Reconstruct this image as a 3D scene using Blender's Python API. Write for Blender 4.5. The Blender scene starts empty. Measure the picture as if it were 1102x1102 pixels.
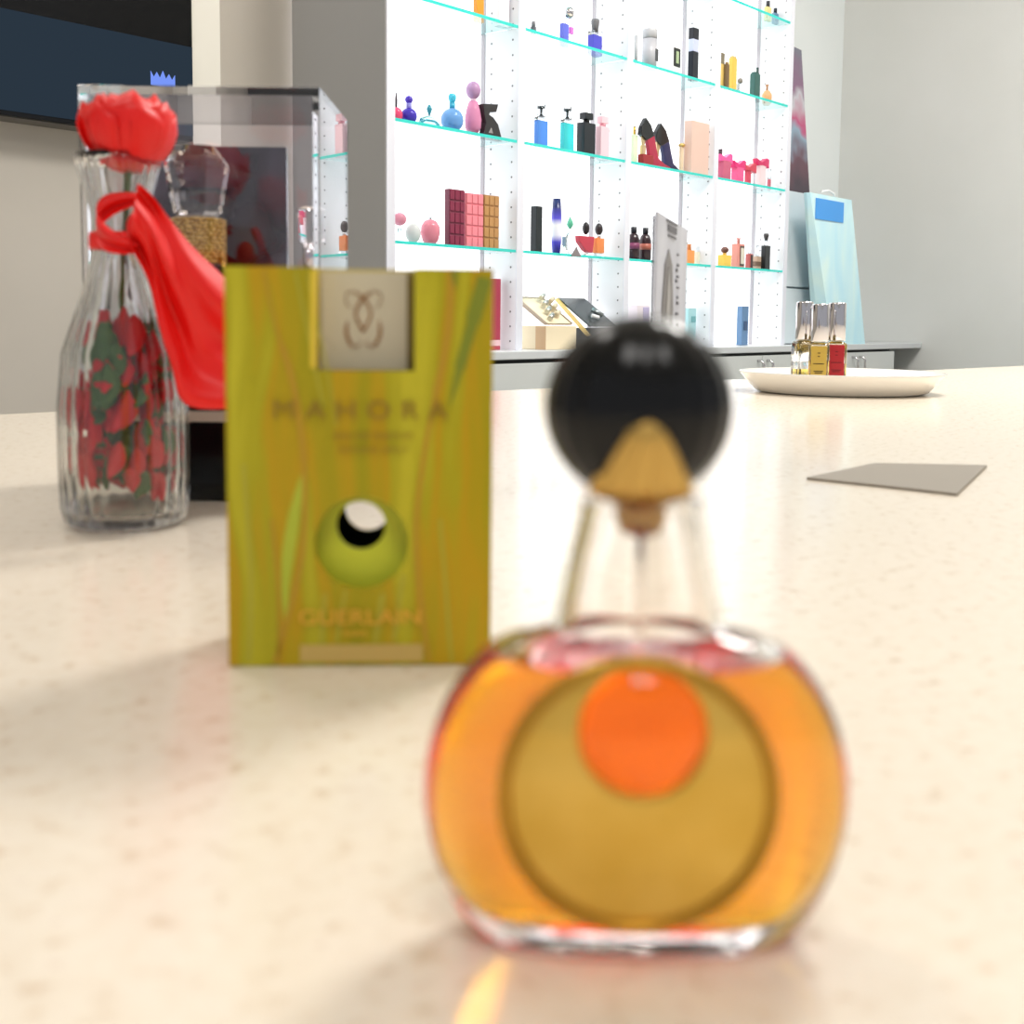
import bpy, bmesh, math, random
from mathutils import Vector, Matrix, noise
random.seed(7)
SC = bpy.context.scene
COL = SC.collection
# ------------------------------------------------------------------ camera model
F = 1268.0; CX = 551.0; CY = 464.0
ZC = 0.95                      # counter top height
CAM = Vector((0, 0, ZC + 0.10))
pit = math.atan(120 / F); rol = math.radians(0.565)
fw = Vector((0, math.cos(pit), -math.sin(pit)))
up0 = Vector((0, math.sin(pit), math.cos(pit))); rt0 = Vector((1, 0, 0))
rt = rt0 * math.cos(rol) + up0 * math.sin(rol)
up = up0 * math.cos(rol) - rt0 * math.sin(rol)
def ray(x, y): return fw + rt * ((x - CX) / F) - up * ((y - CY) / F)
def ground(x, y, z=ZC):
    r = ray(x, y); return CAM + r * ((z - CAM.z) / r.z)
def at(x, y, Y):
    r = ray(x, y); return CAM + r * (Y / r.y)
# shelf wall frame: u along the wall (away to the right), n into the wall
az = math.atan2(1114, math.hypot(F, 120))
U = Vector((math.sin(az), math.cos(az), 0)); N = Vector((-math.cos(az), math.sin(az), 0))
Y0 = 2.325
O = at(421, 344, Y0); O.z = 0
ROTU = math.atan2(U.y, U.x)
def onwall(x, y, t=0.0):       # -> (s, z) on the plane t deep into the wall
    r = ray(x, y); k = ((O + N * t) - CAM).dot(N) / r.dot(N)
    p = CAM + r * k
    return (p - O).dot(U), p.z
def W(s, t, z): v = O + U * s + N * t; return Vector((v.x, v.y, z))

cam = bpy.data.cameras.new('camera'); co = bpy.data.objects.new('camera', cam); COL.objects.link(co)
M = Matrix((rt, up, -fw)).transposed().to_4x4(); M.translation = CAM
co.matrix_world = M
cam.sensor_width = 36; cam.sensor_fit = 'HORIZONTAL'; cam.lens = 36 * F / 1102
cam.shift_y = -(551 - CY) / 1102
cam.clip_start = 0.01; cam.clip_end = 50
cam.dof.use_dof = True; cam.dof.focus_distance = 2.3; cam.dof.aperture_fstop = 14.5
SC.camera = co
# ------------------------------------------------------------------ materials
def lin(c):
    o = []
    for v in c[:3]:
        v /= 255.0
        o.append(v / 12.92 if v <= .04045 else ((v + .055) / 1.055) ** 2.4)
    return (*o, 1)
def P(name, c, rough=.5, metal=0, trans=0, ior=1.45, coat=0, emit=0, spec=None):
    m = bpy.data.materials.new(name); m.use_nodes = True
    b = m.node_tree.nodes['Principled BSDF']
    b.inputs['Base Color'].default_value = lin(c); b.inputs['Roughness'].default_value = rough
    b.inputs['Metallic'].default_value = metal; b.inputs['Transmission Weight'].default_value = trans
    b.inputs['IOR'].default_value = ior; b.inputs['Coat Weight'].default_value = coat
    if spec is not None: b.inputs['Specular IOR Level'].default_value = spec
    if emit:
        b.inputs['Emission Color'].default_value = lin(c); b.inputs['Emission Strength'].default_value = emit
    return m
def nodes(m): return m.node_tree.nodes, m.node_tree.links, m.node_tree.nodes['Principled BSDF']
def ramp(ns, stops):
    r = ns.new('ShaderNodeValToRGB'); e = r.color_ramp.elements
    e.remove(e[1]); e[0].position = stops[0][0]; e[0].color = lin(stops[0][1])
    for p, c in stops[1:]:
        q = e.new(p); q.color = lin(c)
    return r
def noisy(name, stops, scale=(1, 1, 1), nscale=5, detail=3, rough=.5, coat=0, metal=0, dist=0, bump=0, trans=0, rot=(0, 0, 0)):
    m = P(name, stops[0][1], rough, metal, trans, coat=coat); ns, ln, b = nodes(m)
    tc = ns.new('ShaderNodeTexCoord'); mp = ns.new('ShaderNodeMapping'); nz = ns.new('ShaderNodeTexNoise')
    mp.inputs['Scale'].default_value = scale; mp.inputs['Rotation'].default_value = rot
    nz.inputs['Scale'].default_value = nscale; nz.inputs['Detail'].default_value = detail
    nz.inputs['Distortion'].default_value = dist
    ln.new(tc.outputs['Object'], mp.inputs['Vector']); ln.new(mp.outputs['Vector'], nz.inputs['Vector'])
    r = ramp(ns, stops); ln.new(nz.outputs['Fac'], r.inputs['Fac']); ln.new(r.outputs['Color'], b.inputs['Base Color'])
    if bump:
        bp = ns.new('ShaderNodeBump'); bp.inputs['Strength'].default_value = bump; bp.inputs['Distance'].default_value = .002
        ln.new(nz.outputs['Fac'], bp.inputs['Height']); ln.new(bp.outputs['Normal'], b.inputs['Normal'])
    return m
def emit_mat(name, c, s):
    m = bpy.data.materials.new(name); m.use_nodes = True; ns = m.node_tree.nodes; ns.clear()
    e = ns.new('ShaderNodeEmission'); o = ns.new('ShaderNodeOutputMaterial')
    e.inputs['Color'].default_value = lin(c); e.inputs['Strength'].default_value = s
    m.node_tree.links.new(e.outputs[0], o.inputs['Surface']); return m
def lumin(name, c, w=.5, rough=.3):   # coloured translucent plastic or thick coloured glass
    m = P(name, c, rough); ns, ln, b = nodes(m)
    t = ns.new('ShaderNodeBsdfTranslucent'); t.inputs['Color'].default_value = lin(c)
    x = ns.new('ShaderNodeMixShader'); x.inputs[0].default_value = w
    o = [n for n in ns if n.type == 'OUTPUT_MATERIAL'][0]
    ln.new(b.outputs[0], x.inputs[1]); ln.new(t.outputs[0], x.inputs[2]); ln.new(x.outputs[0], o.inputs['Surface'])
    return m
MC = {}
def C(c, kind='p', rough=.35, **k):    # cached colour material
    key = (tuple(c), kind, rough, tuple(sorted(k.items())))
    if key not in MC:
        nm = kind + '_%d_%d_%d' % tuple(c)
        cl = tuple(v * .80 + 255 * .20 for v in c)
        MC[key] = (lumin(nm, cl, .4, .12) if kind == 'tint' else P(nm, c, rough, 1) if kind == 'metal'
                   else P(nm, c, .03, 0, 1, 1.3) if kind == 'glass' else P(nm, c, rough, **k))
    return MC[key]
clear = P('clear_glass', (255, 255, 255), 0.0, 0, 1, 1.5)
acryl = P('acrylic', (250, 248, 252), 0.0, 0, 1, 1.49)
crystal = P('crystal', (252, 252, 252), 0.0, 0, 1, 1.52)
white_pl = P('white_laminate', (236, 236, 240), .35)
front_pl = P('frame_front', (226, 228, 238), .4)
corner_m = P('corner_profile', (176, 172, 178), .6)
hole_m = P('pin_hole', (120, 118, 122), .8)
lightbox = emit_mat('lit_back_panel', (252, 253, 255), 2.15)
teal = lumin('teal_glass_edge', (104, 240, 232), .6, .1)
chrome = P('chrome', (215, 212, 214), .08, 1)
gold = P('gold_metal', (214, 172, 84), .25, 1)
blackp = P('black_plastic', (4, 4, 4), .16, spec=.4)
black = P('black_gloss', (6, 6, 7), .15)
grey_lam = P('grey_laminate', (176, 176, 175), .5)
# counter stone
stone = noisy('counter_stone', [(.30, (228, 208, 184)), (.40, (246, 233, 214)), (.62, (250, 239, 222)), (.74, (240, 224, 206))], nscale=160, detail=4, rough=.16)
ns, ln, b = nodes(stone)
b.inputs['Specular IOR Level'].default_value = .5
wallm = noisy('painted_wall', [(.3, (196, 189, 178)), (.7, (203, 196, 186))], nscale=3, rough=.7)
wallr = noisy('painted_wall_cool', [(.3, (214, 215, 211)), (.7, (219, 220, 217))], nscale=3, rough=.7)
wallp = noisy('painted_wall_pale', [(.3, (236, 242, 242)), (.7, (240, 245, 245))], nscale=3, rough=.7)
# ------------------------------------------------------------------ mesh builder
class MB:
    def __init__(s): s.v = []; s.f = []; s.mi = []; s.sm = []
    def add(s, vs, fs, mi=0, smooth=False):
        o = len(s.v); s.v += [Vector(v) for v in vs]
        s.f += [[i + o for i in f] for f in fs]; s.mi += [mi] * len(fs); s.sm += [smooth] * len(fs); return s
    def box(s, x0, x1, y0, y1, z0, z1, mi=0):
        vs = [(x, y, z) for x in (x0, x1) for y in (y0, y1) for z in (z0, z1)]
        return s.add(vs, [(0, 1, 3, 2), (4, 6, 7, 5), (0, 4, 5, 1), (2, 3, 7, 6), (0, 2, 6, 4), (1, 5, 7, 3)], mi)
    def rings(s, rings, mi=0, cap0=True, cap1=True, smooth=True):
        n = len(rings[0]); vs = [p for r in rings for p in r]; fs = []
        for i in range(len(rings) - 1):
            for j in range(n):
                k = (j + 1) % n; fs.append((i * n + j, i * n + k, (i + 1) * n + k, (i + 1) * n + j))
        s.add(vs, fs, mi, smooth)
        o = len(s.v) - len(vs)
        if cap0: s.f.append([o + j for j in range(n)][::-1]); s.mi.append(mi); s.sm.append(False)
        if cap1: s.f.append([o + (len(rings) - 1) * n + j for j in range(n)]); s.mi.append(mi); s.sm.append(False)
        return s
    def lathe(s, prof, cx=0, cy=0, seg=28, mi=0, fl=None, cap0=True, cap1=True, smooth=True):
        R = []
        for r, z in prof:
            ring = []
            for j in range(seg):
                a = 2 * math.pi * j / seg; q = r * (1 + (fl[1] * math.cos(fl[0] * a) if fl else 0))
                ring.append((cx + q * math.cos(a), cy + q * math.sin(a), z))
            R.append(ring)
        return s.rings(R, mi, cap0, cap1, smooth)
    def superl(s, rows, seg=64, n=2.0, cx=0, cy=0, mi=0, cap0=True, cap1=True, smooth=True):
        R = []
        for row in rows:
            z, w, d = row[:3]; e = row[3] if len(row) > 3 else n; ring = []
            for j in range(seg):
                a = 2 * math.pi * j / seg; c, q = math.cos(a), math.sin(a)
                ring.append((cx + w * math.copysign(abs(c) ** (2 / e), c), cy + d * math.copysign(abs(q) ** (2 / e), q), z))
            R.append(ring)
        return s.rings(R, mi, cap0, cap1, smooth)
    def ell(s, rx, ry, rz, c=(0, 0, 0), mi=0, seg=24, rn=14, fl=None):
        R = []
        for i in range(rn + 1):
            t = math.pi * (i / rn) * .996 + .006; ring = []
            for j in range(seg):
                a = 2 * math.pi * j / seg; q = 1 + (fl[1] * math.cos(fl[0] * a) if fl else 0)
                ring.append((c[0] + rx * q * math.sin(t) * math.cos(a), c[1] + ry * q * math.sin(t) * math.sin(a), c[2] - rz * math.cos(t)))
            R.append(ring)
        return s.rings(R, mi)
    def prism(s, poly, y0, y1, mi=0):      # polygon in x-z, extruded in y
        n = len(poly)
        vs = [(x, y0, z) for x, z in poly] + [(x, y1, z) for x, z in poly]
        fs = [list(range(n)), list(range(2 * n - 1, n - 1, -1))] + [(j, j + n, (j + 1) % n + n, (j + 1) % n) for j in range(n)]
        return s.add(vs, fs, mi)
    def tube(s, pts, r, seg=8, mi=0):
        pts = [Vector(p) for p in pts]; R = []
        for i, p in enumerate(pts):
            d = (pts[min(i + 1, len(pts) - 1)] - pts[max(i - 1, 0)]).normalized()
            a = d.cross(Vector((.13, .29, .95)) if abs(d.z) < .9 else Vector((1, 0, 0))).normalized(); b_ = d.cross(a)
            rr = r[i] if isinstance(r, (list, tuple)) else r
            R.append([p + a * rr * math.cos(2 * math.pi * j / seg) + b_ * rr * math.sin(2 * math.pi * j / seg) for j in range(seg)])
        return s.rings(R, mi)
    def build(s, name, mats, parent=None, bevel=0, kind=None, label=None, loc=None, rotz=0, solid=0, sub=0):
        me = bpy.data.meshes.new(name); me.from_pydata(s.v, [], s.f); me.validate()
        if not isinstance(mats, (list, tuple)): mats = [mats]
        for m in mats: me.materials.append(m)
        if len(me.polygons) == len(s.f):
            for p, mi, sm in zip(me.polygons, s.mi, s.sm): p.material_index = mi; p.use_smooth = sm
        bm = bmesh.new(); bm.from_mesh(me); bmesh.ops.recalc_face_normals(bm, faces=bm.faces); bm.to_mesh(me); bm.free()
        o = bpy.data.objects.new(name, me); COL.objects.link(o)
        if parent: o.parent = parent
        if loc is not None: o.location = loc
        o.rotation_euler.z = rotz
        if kind: o['kind'] = kind
        if label: o['label'] = label
        if solid:
            md = o.modifiers.new('s', 'SOLIDIFY'); md.thickness = solid; md.offset = 0
        if sub:
            md = o.modifiers.new('u', 'SUBSURF'); md.levels = sub; md.render_levels = sub
        if bevel:
            md = o.modifiers.new('b', 'BEVEL'); md.width = bevel; md.segments = 2; md.limit_method = 'ANGLE'
        return o
def tag(o, label, cat, group=None):
    o['label'] = label; o['category'] = cat
    if group: o['group'] = group
    return o
def thing(name, label, cat, loc, rotz=0, group=None):
    o = bpy.data.objects.new(name, None); COL.objects.link(o); o.empty_display_size = .02
    o.location = loc; o.rotation_euler.z = rotz; return tag(o, label, cat, group)
def text_mesh(s, size, depth, name, mat, parent, loc, rot=(math.pi / 2, 0, 0), space=1.0, label=None, sx=1):
    cu = bpy.data.curves.new(name, 'FONT'); cu.body = s; cu.size = size; cu.extrude = depth
    cu.align_x = 'CENTER'; cu.align_y = 'CENTER'; cu.space_character = space
    t = bpy.data.objects.new(name, cu); COL.objects.link(t)
    dg = bpy.context.evaluated_depsgraph_get(); me = bpy.data.meshes.new_from_object(t.evaluated_get(dg))
    bpy.data.objects.remove(t); me.materials.clear(); me.materials.append(mat)
    o = bpy.data.objects.new(name, me); COL.objects.link(o); o.parent = parent; o.location = loc; o.rotation_euler = rot
    o.scale = (sx, 1, 1)
    if label: o['label'] = label
    return o
# ------------------------------------------------------------------ room
H = 2.9; TB = .30
sc_corner, _ = onwall(899, 200, TB)
sL = -1.05     # left end of the plain wall
def wallbox(name, s0, s1, t0, t1, z0, z1, mat, kind='structure'):
    return MB().box(s0, s1, t0, t1, z0, z1).build(name, mat, loc=(O.x, O.y, 0), rotz=ROTU, kind=kind)
wallbox('wall_back', -4.2, sc_corner + .1, TB, TB + .1, 0, H, wallm)
sR0 = onwall(849, 150)[0]
MB().box(sR0 + .012, sc_corner, TB - .012, TB, 0, H).build('trim_1', wallp, loc=(O.x, O.y, 0), rotz=ROTU, kind='structure')
wallbox('wall_right', sc_corner, sc_corner + .1, -5.2, TB, 0, H, wallr)
MB().box(-4.2, sc_corner + .1, -5.2, TB + .1, -.1, 0).build('floor', noisy('floor_tile', [(.3, (200, 196, 188)), (.7, (212, 208, 200))], nscale=2, rough=.3), loc=(O.x, O.y, 0), rotz=ROTU, kind='structure')
MB().box(-4.2, sc_corner + .1, -5.2, TB + .1, H, H + .1).build('ceiling', P('ceiling_white', (240, 240, 238), .8), loc=(O.x, O.y, 0), rotz=ROTU, kind='structure')
# pale pilaster strip left of the shelving
s1, _ = onwall(237, 60, TB - .05); s0, _ = onwall(207, 60, TB - .05)
wallbox('trim_2', s0, s1, TB - .05, TB, 0, H, noisy('pilaster_paint', [(.3, (226, 223, 212)), (.7, (230, 227, 217))], nscale=3, rough=.6))
# dark wall screen
scr_t = TB - .06
a1, _ = onwall(207, 60, scr_t); zt = 2.2; _, zm = onwall(185, 47, scr_t)
zb = onwall(200, 152, scr_t)[1]
sw = .62
scr = thing('wall_screen', 'large dark wall screen showing a blue pointed crown, left of the shelving', 'screen', W(a1 - sw / 2, scr_t + .03, zb), ROTU)
MB().box(-sw / 2, sw / 2, -.03, .03, 0, zt - zb).build('bezel', black, scr, bevel=.003)
MB().box(-sw / 2 + .004, sw / 2 - .002, -.033, -.0302, .01, zm - zb).build('display_panel', emit_mat('screen_navy', (44, 56, 68), .9), scr, label='dim navy lower half of the screen')
crx, crz = onwall(174, 86, scr_t - .004); _, crt = onwall(174, 79, scr_t - .004); e1 = onwall(187, 86, scr_t)[0] - a1 + sw / 2; e0 = onwall(161, 86, scr_t)[0] - a1 + sw / 2
dx = (e1 - e0) / 8; base = crz - zb - .012; lowp = crz - zb + .003; hi = crt - zb + .001
poly = [(e0, base)]
for i in range(9): poly.append((e0 + dx * i, lowp if i % 2 else hi + (.004 if i == 4 else 0)))
poly.append((e1, base))
MB().prism(poly, -.0345, -.0335).build('crown_graphic', emit_mat('crown_blue', (120, 150, 245), 1.0), scr, label='glowing blue crown on the screen')
# ------------------------------------------------------------------ display shelving
PW = .022; SD = .108
sx = [onwall(x, 150)[0] for x in (420.5, 560.5, 676.5, 771, 849)]
z_wt = onwall(533, 378.5, -.05)[1]; z_wb = onwall(533, 387.8, -.05)[1]
lv = {'U': onwall(843, 20)[1], 'T': onwall(560, 27)[1], 'A': onwall(560, 151)[1], 'B': onwall(560, 267.5)[1]}
zA2 = onwall(840, 203)[1]; 
print('levels', {k: round(v, 3) for k, v in lv.items()}, 'A@right', round(zA2, 3), 'T@r', round(onwall(843, 112)[1], 3), 'B@r', round(onwall(840, 292)[1], 3), 'worktop', round(z_wt, 3), round(z_wb, 3), 'sx', [round(v, 3) for v in sx])
lv['T'] = (lv['T'] + onwall(843, 112)[1]) / 2; lv['A'] = (lv['A'] + zA2) / 2; lv['B'] = (lv['B'] + onwall(840, 292)[1]) / 2
ZT = lv['U'] + .25
sh = thing('display_shelving', 'white backlit shelving with glass shelves full of perfume bottles', 'shelving', W(sx[0], 0, z_wt), ROTU)
def lx(s): return s - sx[0]
HS = ZT - z_wt
for i, s in enumerate(sx):
    m = MB(); l = lx(s); d1 = .284 if i in (0, 4) else SD + .004
    m.box(l - PW / 2, l + PW / 2, .001, d1, 0, HS, 0)
    m.box(l - PW / 2, l + PW / 2, -.001, .001, 0, HS, 1)
    if i == 0: m.box(l - PW / 2 - .002, l - PW / 2, .002, d1, 0, HS, 2)
    if i > 0: m.box(l - PW / 2 - .0014, l - PW / 2, SD - .011, SD, 0, HS, 4)
    zz = .02
    while zz < HS - .02:
        for t in (.016, .078):
            for sgn in (-1, 1):
                if (i == 0 and sgn < 0) or (i == 4 and sgn > 0): continue
                xx = l + sgn * PW / 2
                R = [[(xx + sgn * e, t + .0023 * math.cos(q * math.pi / 4), zz + .0023 * math.sin(q * math.pi / 4)) for q in range(8)] for e in (-.001, .0004)]
                m.rings(R, 3, smooth=False)
        zz += .0325
    m.build('partition', [white_pl, front_pl, grey_lam, hole_m, corner_m], sh)
for i in range(4):
    x0 = lx(sx[i]) + PW / 2 + .0005; x1 = lx(sx[i + 1]) - PW / 2 - .0005
    MB().box(x0, x1, SD, SD + .004, 0, HS).build('back_panel', lightbox, sh, label='brightly lit white back panel')
    for L in lv:
        z = lv[L] - z_wt
        m = MB().box(x0 + .0004, x1 - .0004, .0035, SD - .001, z - .006, z, 0)
        m.box(x0 + .0004, x1 - .0004, .001, .0034, z - .006, z, 1)
        m.build('glass_shelf', [C((214, 248, 246), 'glass'), teal], sh)
MB().box(lx(sx[0]) - PW / 2, lx(sx[4]) + PW / 2, .0, .284, HS, HS + .02).build('top_panel', white_pl, sh)
# worktop and cabinets
sEnd = sc_corner - .002
wt = MB().box(sx[0] - .12, sEnd, -.05, TB - .001 - .012, z_wb, z_wt).build('worktop', P('worktop_grey', (206, 209, 211), .3), loc=(O.x, O.y, 0), rotz=ROTU, bevel=.002)
tag(wt, 'long pale grey worktop under the backlit shelving', 'worktop')
seam = onwall(815, 390, -.03)[0]
cabm = P('cabinet_grey', (206, 209, 207), .4)
nms = ['grey cabinet at the left end below the worktop, half hidden by the yellow box', 'grey cabinet below the worktop, hidden behind the black bottle cap',
       'grey cabinet below the worktop, its bow handles above the white dish', 'grey cabinet below the pale blue bag, square handles behind the sample bottles']
cc0 = None
for q, k in enumerate((-2, -1, 0, 1)):
    cs = seam + .6 * k
    wd = .3 if k < 1 else min(.3, sEnd - cs)
    r = thing('base_cabinet', nms[q], 'cabinet', W(cs, 0, 0), ROTU, 'cabinets below the worktop')
    zz = z_wb - .0165
    MB().box(-.299, wd - .001, -.028, TB - .014, .06, z_wb - .0008).build('body', P('cabinet_shadow_gap', (38, 40, 40), .6) if q == 0 else bpy.data.materials['cabinet_shadow_gap'], r)  # near-black body paints in the shadow gap below the worktop
    for sg in (-1, 1):
        xa, xb = (-.297, -.0015) if sg < 0 else (.0015, wd - .003)
        d = MB().box(xa, xb, -.046, -.0285, .065, zz + .008).build('door', cabm, r, bevel=.0015)
        hx = sg * .026; hz = zz - .034
        pts = [(hx, -.046, hz + .03)] + [(hx, -.046 - .022 * math.sin(a), hz + .03 * math.cos(a)) for a in (.5, .9, 1.57, 2.2, 2.6)] + [(hx, -.046, hz - .03)]
        pts = [(hx, -.046, hz + .028), (hx, -.060, hz + .027), (hx, -.066, hz + .018), (hx, -.066, hz - .018), (hx, -.060, hz - .027), (hx, -.046, hz - .028)]
        MB().tube(pts, .004).build('handle', chrome, d, label='chrome bow handle')
# side cabinet to the right of the shelving
c0 = sx[4] + PW / 2 + .003; c1 = onwall(893, 300, .05)[0]
zc = onwall(855, 206, .05)[1]; zs = onwall(858, 310, .05)[1]
sc_ = thing('side_cabinet', 'pale blue-grey tall cabinet between the shelving and the blue bag', 'cabinet', W((c0 + c1) / 2, .165, z_wt), ROTU)
hw = (c1 - c0) / 2; pg = P('pale_bluegrey', (216, 226, 231), .4)
MB().box(-hw, hw, -.105, .118, 0, zc - z_wt).build('body', pg, sc_, bevel=.001)
MB().box(-hw + .002, hw - .002, -.122, -.1055, .003, zs - z_wt - .003).build('drawer_front', pg, sc_, bevel=.001)
MB().box(-hw + .002, hw - .002, -.122, -.1055, zs - z_wt + .003, zc - z_wt - .002).build('door', pg, sc_, bevel=.001)
# poster standing on it
postm = P('poster_print', (100, 90, 100), .35); ns, ln, b = nodes(postm)
tc = ns.new('ShaderNodeTexCoord'); sp = ns.new('ShaderNodeSeparateXYZ'); nz = ns.new('ShaderNodeTexNoise'); nz.inputs['Scale'].default_value = 9; nz.inputs['Detail'].default_value = 2
ad = ns.new('ShaderNodeMath'); ad.operation = 'MULTIPLY_ADD'; ad.inputs[1].default_value = .55
ln.new(tc.outputs['Object'], nz.inputs['Vector']); ln.new(tc.outputs['Generated'], sp.inputs[0]); ln.new(nz.outputs['Fac'], ad.inputs[0]); ln.new(sp.outputs['Z'], ad.inputs[2])
rp = ramp(ns, [(.28, (74, 62, 74)), (.46, (108, 74, 88)), (.58, (150, 176, 196)), (.66, (196, 84, 130)), (.78, (206, 206, 214)), (.84, (146, 110, 140)), (.98, (128, 128, 144))])
sc2 = ns.new('ShaderNodeMath'); sc2.operation = 'MULTIPLY'; sc2.inputs[1].default_value = .82
ln.new(ad.outputs[0], sc2.inputs[0]); ln.new(sc2.outputs[0], rp.inputs['Fac']); ln.new(rp.outputs['Color'], b.inputs['Base Color'])
tT, tB = .235, .20
pT = onwall(862.5, 54, tT); pB = onwall(872.5, 204, tB); zb_ = zc + .001; cxs = c0 + .004
print('poster', c0, pT, pB)
m = MB(); vs = []
for tt in (0, .008):
    vs += [(0, tT - tB + tt, pT[1] + .02 - zb_), (pT[0] - cxs, tT - tB + tt, pT[1] - zb_), (pB[0] - cxs, tt, 0), (0, tt, 0)]
m.add(vs, [(0, 1, 2, 3), (7, 6, 5, 4), (0, 4, 5, 1), (1, 5, 6, 2), (2, 6, 7, 3), (3, 7, 4, 0)])
po = m.build('poster_board', postm, loc=W(cxs, tB, zb_), rotz=ROTU)
tag(po, 'tall dark poster board with pink print, leaning beside the shelving', 'poster')
# pale blue bag
bs0, _ = onwall(868, 372, -.0); bs1, _ = onwall(931, 368, -.0)
b0 = onwall(875, 370, .02)[0]; b1 = onwall(931, 370, -.045)[0]; t0_ = onwall(863.5, 208, -.02)[0]; t1_ = onwall(915, 212, -.04)[0]
bh = onwall(880, 209, -.04)[1] - z_wt
bc = (b0 + b1) / 2
bag = thing('gift_bag', 'tall pale blue bag with a bright blue square, standing on the worktop', 'bag', W(bc, -.045, z_wt + .0003), ROTU)
bagm = noisy('pale_blue_paper', [(.35, (196, 240, 254)), (.5, (210, 246, 254)), (.62, (224, 252, 250))], scale=(2, 1, .5), nscale=5, detail=2, rough=.35, dist=.5)
m = MB()
n_ = 6; R = []
for i in range(n_ + 1):
    f = i / n_; l = b0 - bc + (t0_ - b0) * f; r_ = b1 - bc + (t1_ - b1) * f; dp = .066 * (1 - f) + .02 * f
    cr = .006 * math.sin(f * math.pi)
    R.append([(l, 0, f * bh), (r_, 0, f * bh), (r_ + .004, dp / 2, f * bh), (r_, dp, f * bh), (l, dp, f * bh), (l - .002 - cr, dp / 2 + cr, f * bh)])
m.rings(R, 0, smooth=False).build('bag_body', bagm, bag)
tm = (t0_ + t1_) / 2 - bc
q0 = onwall(878, 213, -.046); q1 = onwall(907, 240, -.046)
MB().box(q0[0] - bc, min(q1[0], t1_ - .006) - bc, -.003, -.0008, q1[1] - z_wt, q0[1] - z_wt).build('blue_square', P('bright_blue', (72, 160, 240), .4), bag, label='bright blue square near the top of the bag')
MB().tube([(tm - .05, .01, bh - .002), (tm - .045, .01, bh + .012), (tm, .01, bh + .018), (tm + .035, .01, bh + .012), (tm + .04, .01, bh - .002)], .003).build('handle', P('white_cord', (246, 246, 248), .5), bag)
# ------------------------------------------------------------------ island counter
e0 = ground(533, 420.5); e1 = ground(785, 408.5)
ed = (e1 - e0); ed.z = 0; ed.normalize(); en = Vector((ed.y, -ed.x, 0))
ca = math.atan2(ed.y, ed.x)
ctr = thing('counter', 'cream stone counter filling the foreground, carrying the bottle and yellow box', 'counter', Vector((e0.x, e0.y, 0)), ca)
MB().box(-1.6, 2.6, -2.35, 0, ZC - .03, ZC).build('countertop', stone, ctr, bevel=.002)
MB().box(-1.55, 2.55, -2.3, -.05, .0, ZC - .0305).build('base', P('counter_base', (225, 222, 214), .5), ctr)
# ------------------------------------------------------------------ shelf goods
glassw = C((240, 246, 250), 'glass')
def goods(name, label, cat, group, xp, lev, parts, t=.042):
    """parts are sized in photo pixels at the shelf and turned into metres here"""
    z = z_wt if lev == 'W' else lv[lev]
    th = math.atan((xp - CX) / 1274); FU = math.sin(az - th) / math.cos(th); FN = math.cos(az - th) / math.cos(th)
    s, _ = onwall(xp, 200, t); 
    for _i in range(3):
        p = W(s, t, z); d = p - CAM
        k = d.dot(fw); xi = CX + F * d.dot(rt) / k
        s += (xp - xi) / F * k / FU * .8
    p = W(s, t, z + .0004); k = (p - CAM).dot(fw) / F * 1.07
    o = thing(name, label, cat, p, ROTU, group)
    for q in parts:
        nm, kd, mt = q[0], q[1], q[2]; a = q[3:]; m = MB()
        if kd == 'L':
            dx = a[1] * k / FU if len(a) > 1 else 0
            m.lathe([(r * k, z * k) for r, z in a[0]], cx=dx, seg=20)
        elif kd == 'B':
            w, kk, z0, z1 = a[:4]; dx = a[4] * k / FU if len(a) > 4 else 0; dy = a[5] * k if len(a) > 5 else 0
            wd = w * k / (FU + FN * kk); m.box(dx - wd / 2, dx + wd / 2, dy - wd * kk / 2, dy + wd * kk / 2, z0 * k, z1 * k)
        elif kd == 'S':
            rx, rz, zc_ = a[:3]; dx = a[3] * k / FU if len(a) > 3 else 0; m.ell(rx * k, rx * k, rz * k, (dx, 0, zc_ * k), seg=18, rn=10)
        elif kd == 'F':   # flattened disc body
            rx, rz, zc_, ry = a[:4]; m.ell(rx * k / .95, ry * k, rz * k, (0, 0, zc_ * k), seg=20, rn=12)
        elif kd == 'P':
            m.prism([(x * k / FU, z * k) for x, z in a[0]], -a[1] * k / 2, a[1] * k / 2)
        o2 = m.build(nm, mt, o, bevel=(.4 * k if kd in 'BP' else 0))
    return o
def bot(c, w, h, neck=0, kk=.5, kind='tint', cap=None, capw=5, caph=8, capz=None):
    r = [('bottle_body', 'B', C(c, kind), w, kk, 0, h)]
    z = h
    if neck: r.append(('neck', 'L', chrome, [(1.6, h), (1.6, h + neck)])); z = h + neck
    if cap is not None: r.append(('cap', 'B', cap, capw, 1.0, z, z + caph))
    return r
PB = 'perfume bottles on the lit shelves'; BX = 'boxed perfumes on the lit shelves'
pc = (236, 60, 130)
def G(label, xp, lev, parts, cat='perfume bottle', t=.042, name='perfume_bottle'):
    return goods(name, label, cat, PB if name == 'perfume_bottle' else (BX if 'box' in name else None), xp, lev, parts, t)
# bay 1, top
G('orange and yellow carton, top shelf of the first bay', 515, 'T', [('carton', 'B', C((240, 150, 40)), 11, .5, 0, 26)], 'box', name='perfume_box')
G('white carton with a pink edge on the top shelf beside the orange carton', 540, 'T', [('carton', 'B', C((250, 240, 244)), 15, .5, 0, 40), ('stripe', 'B', C((220, 120, 150)), 2.0, 1, 0, 40.2, -4.0)], 'box', name='perfume_box', t=.03)
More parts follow.
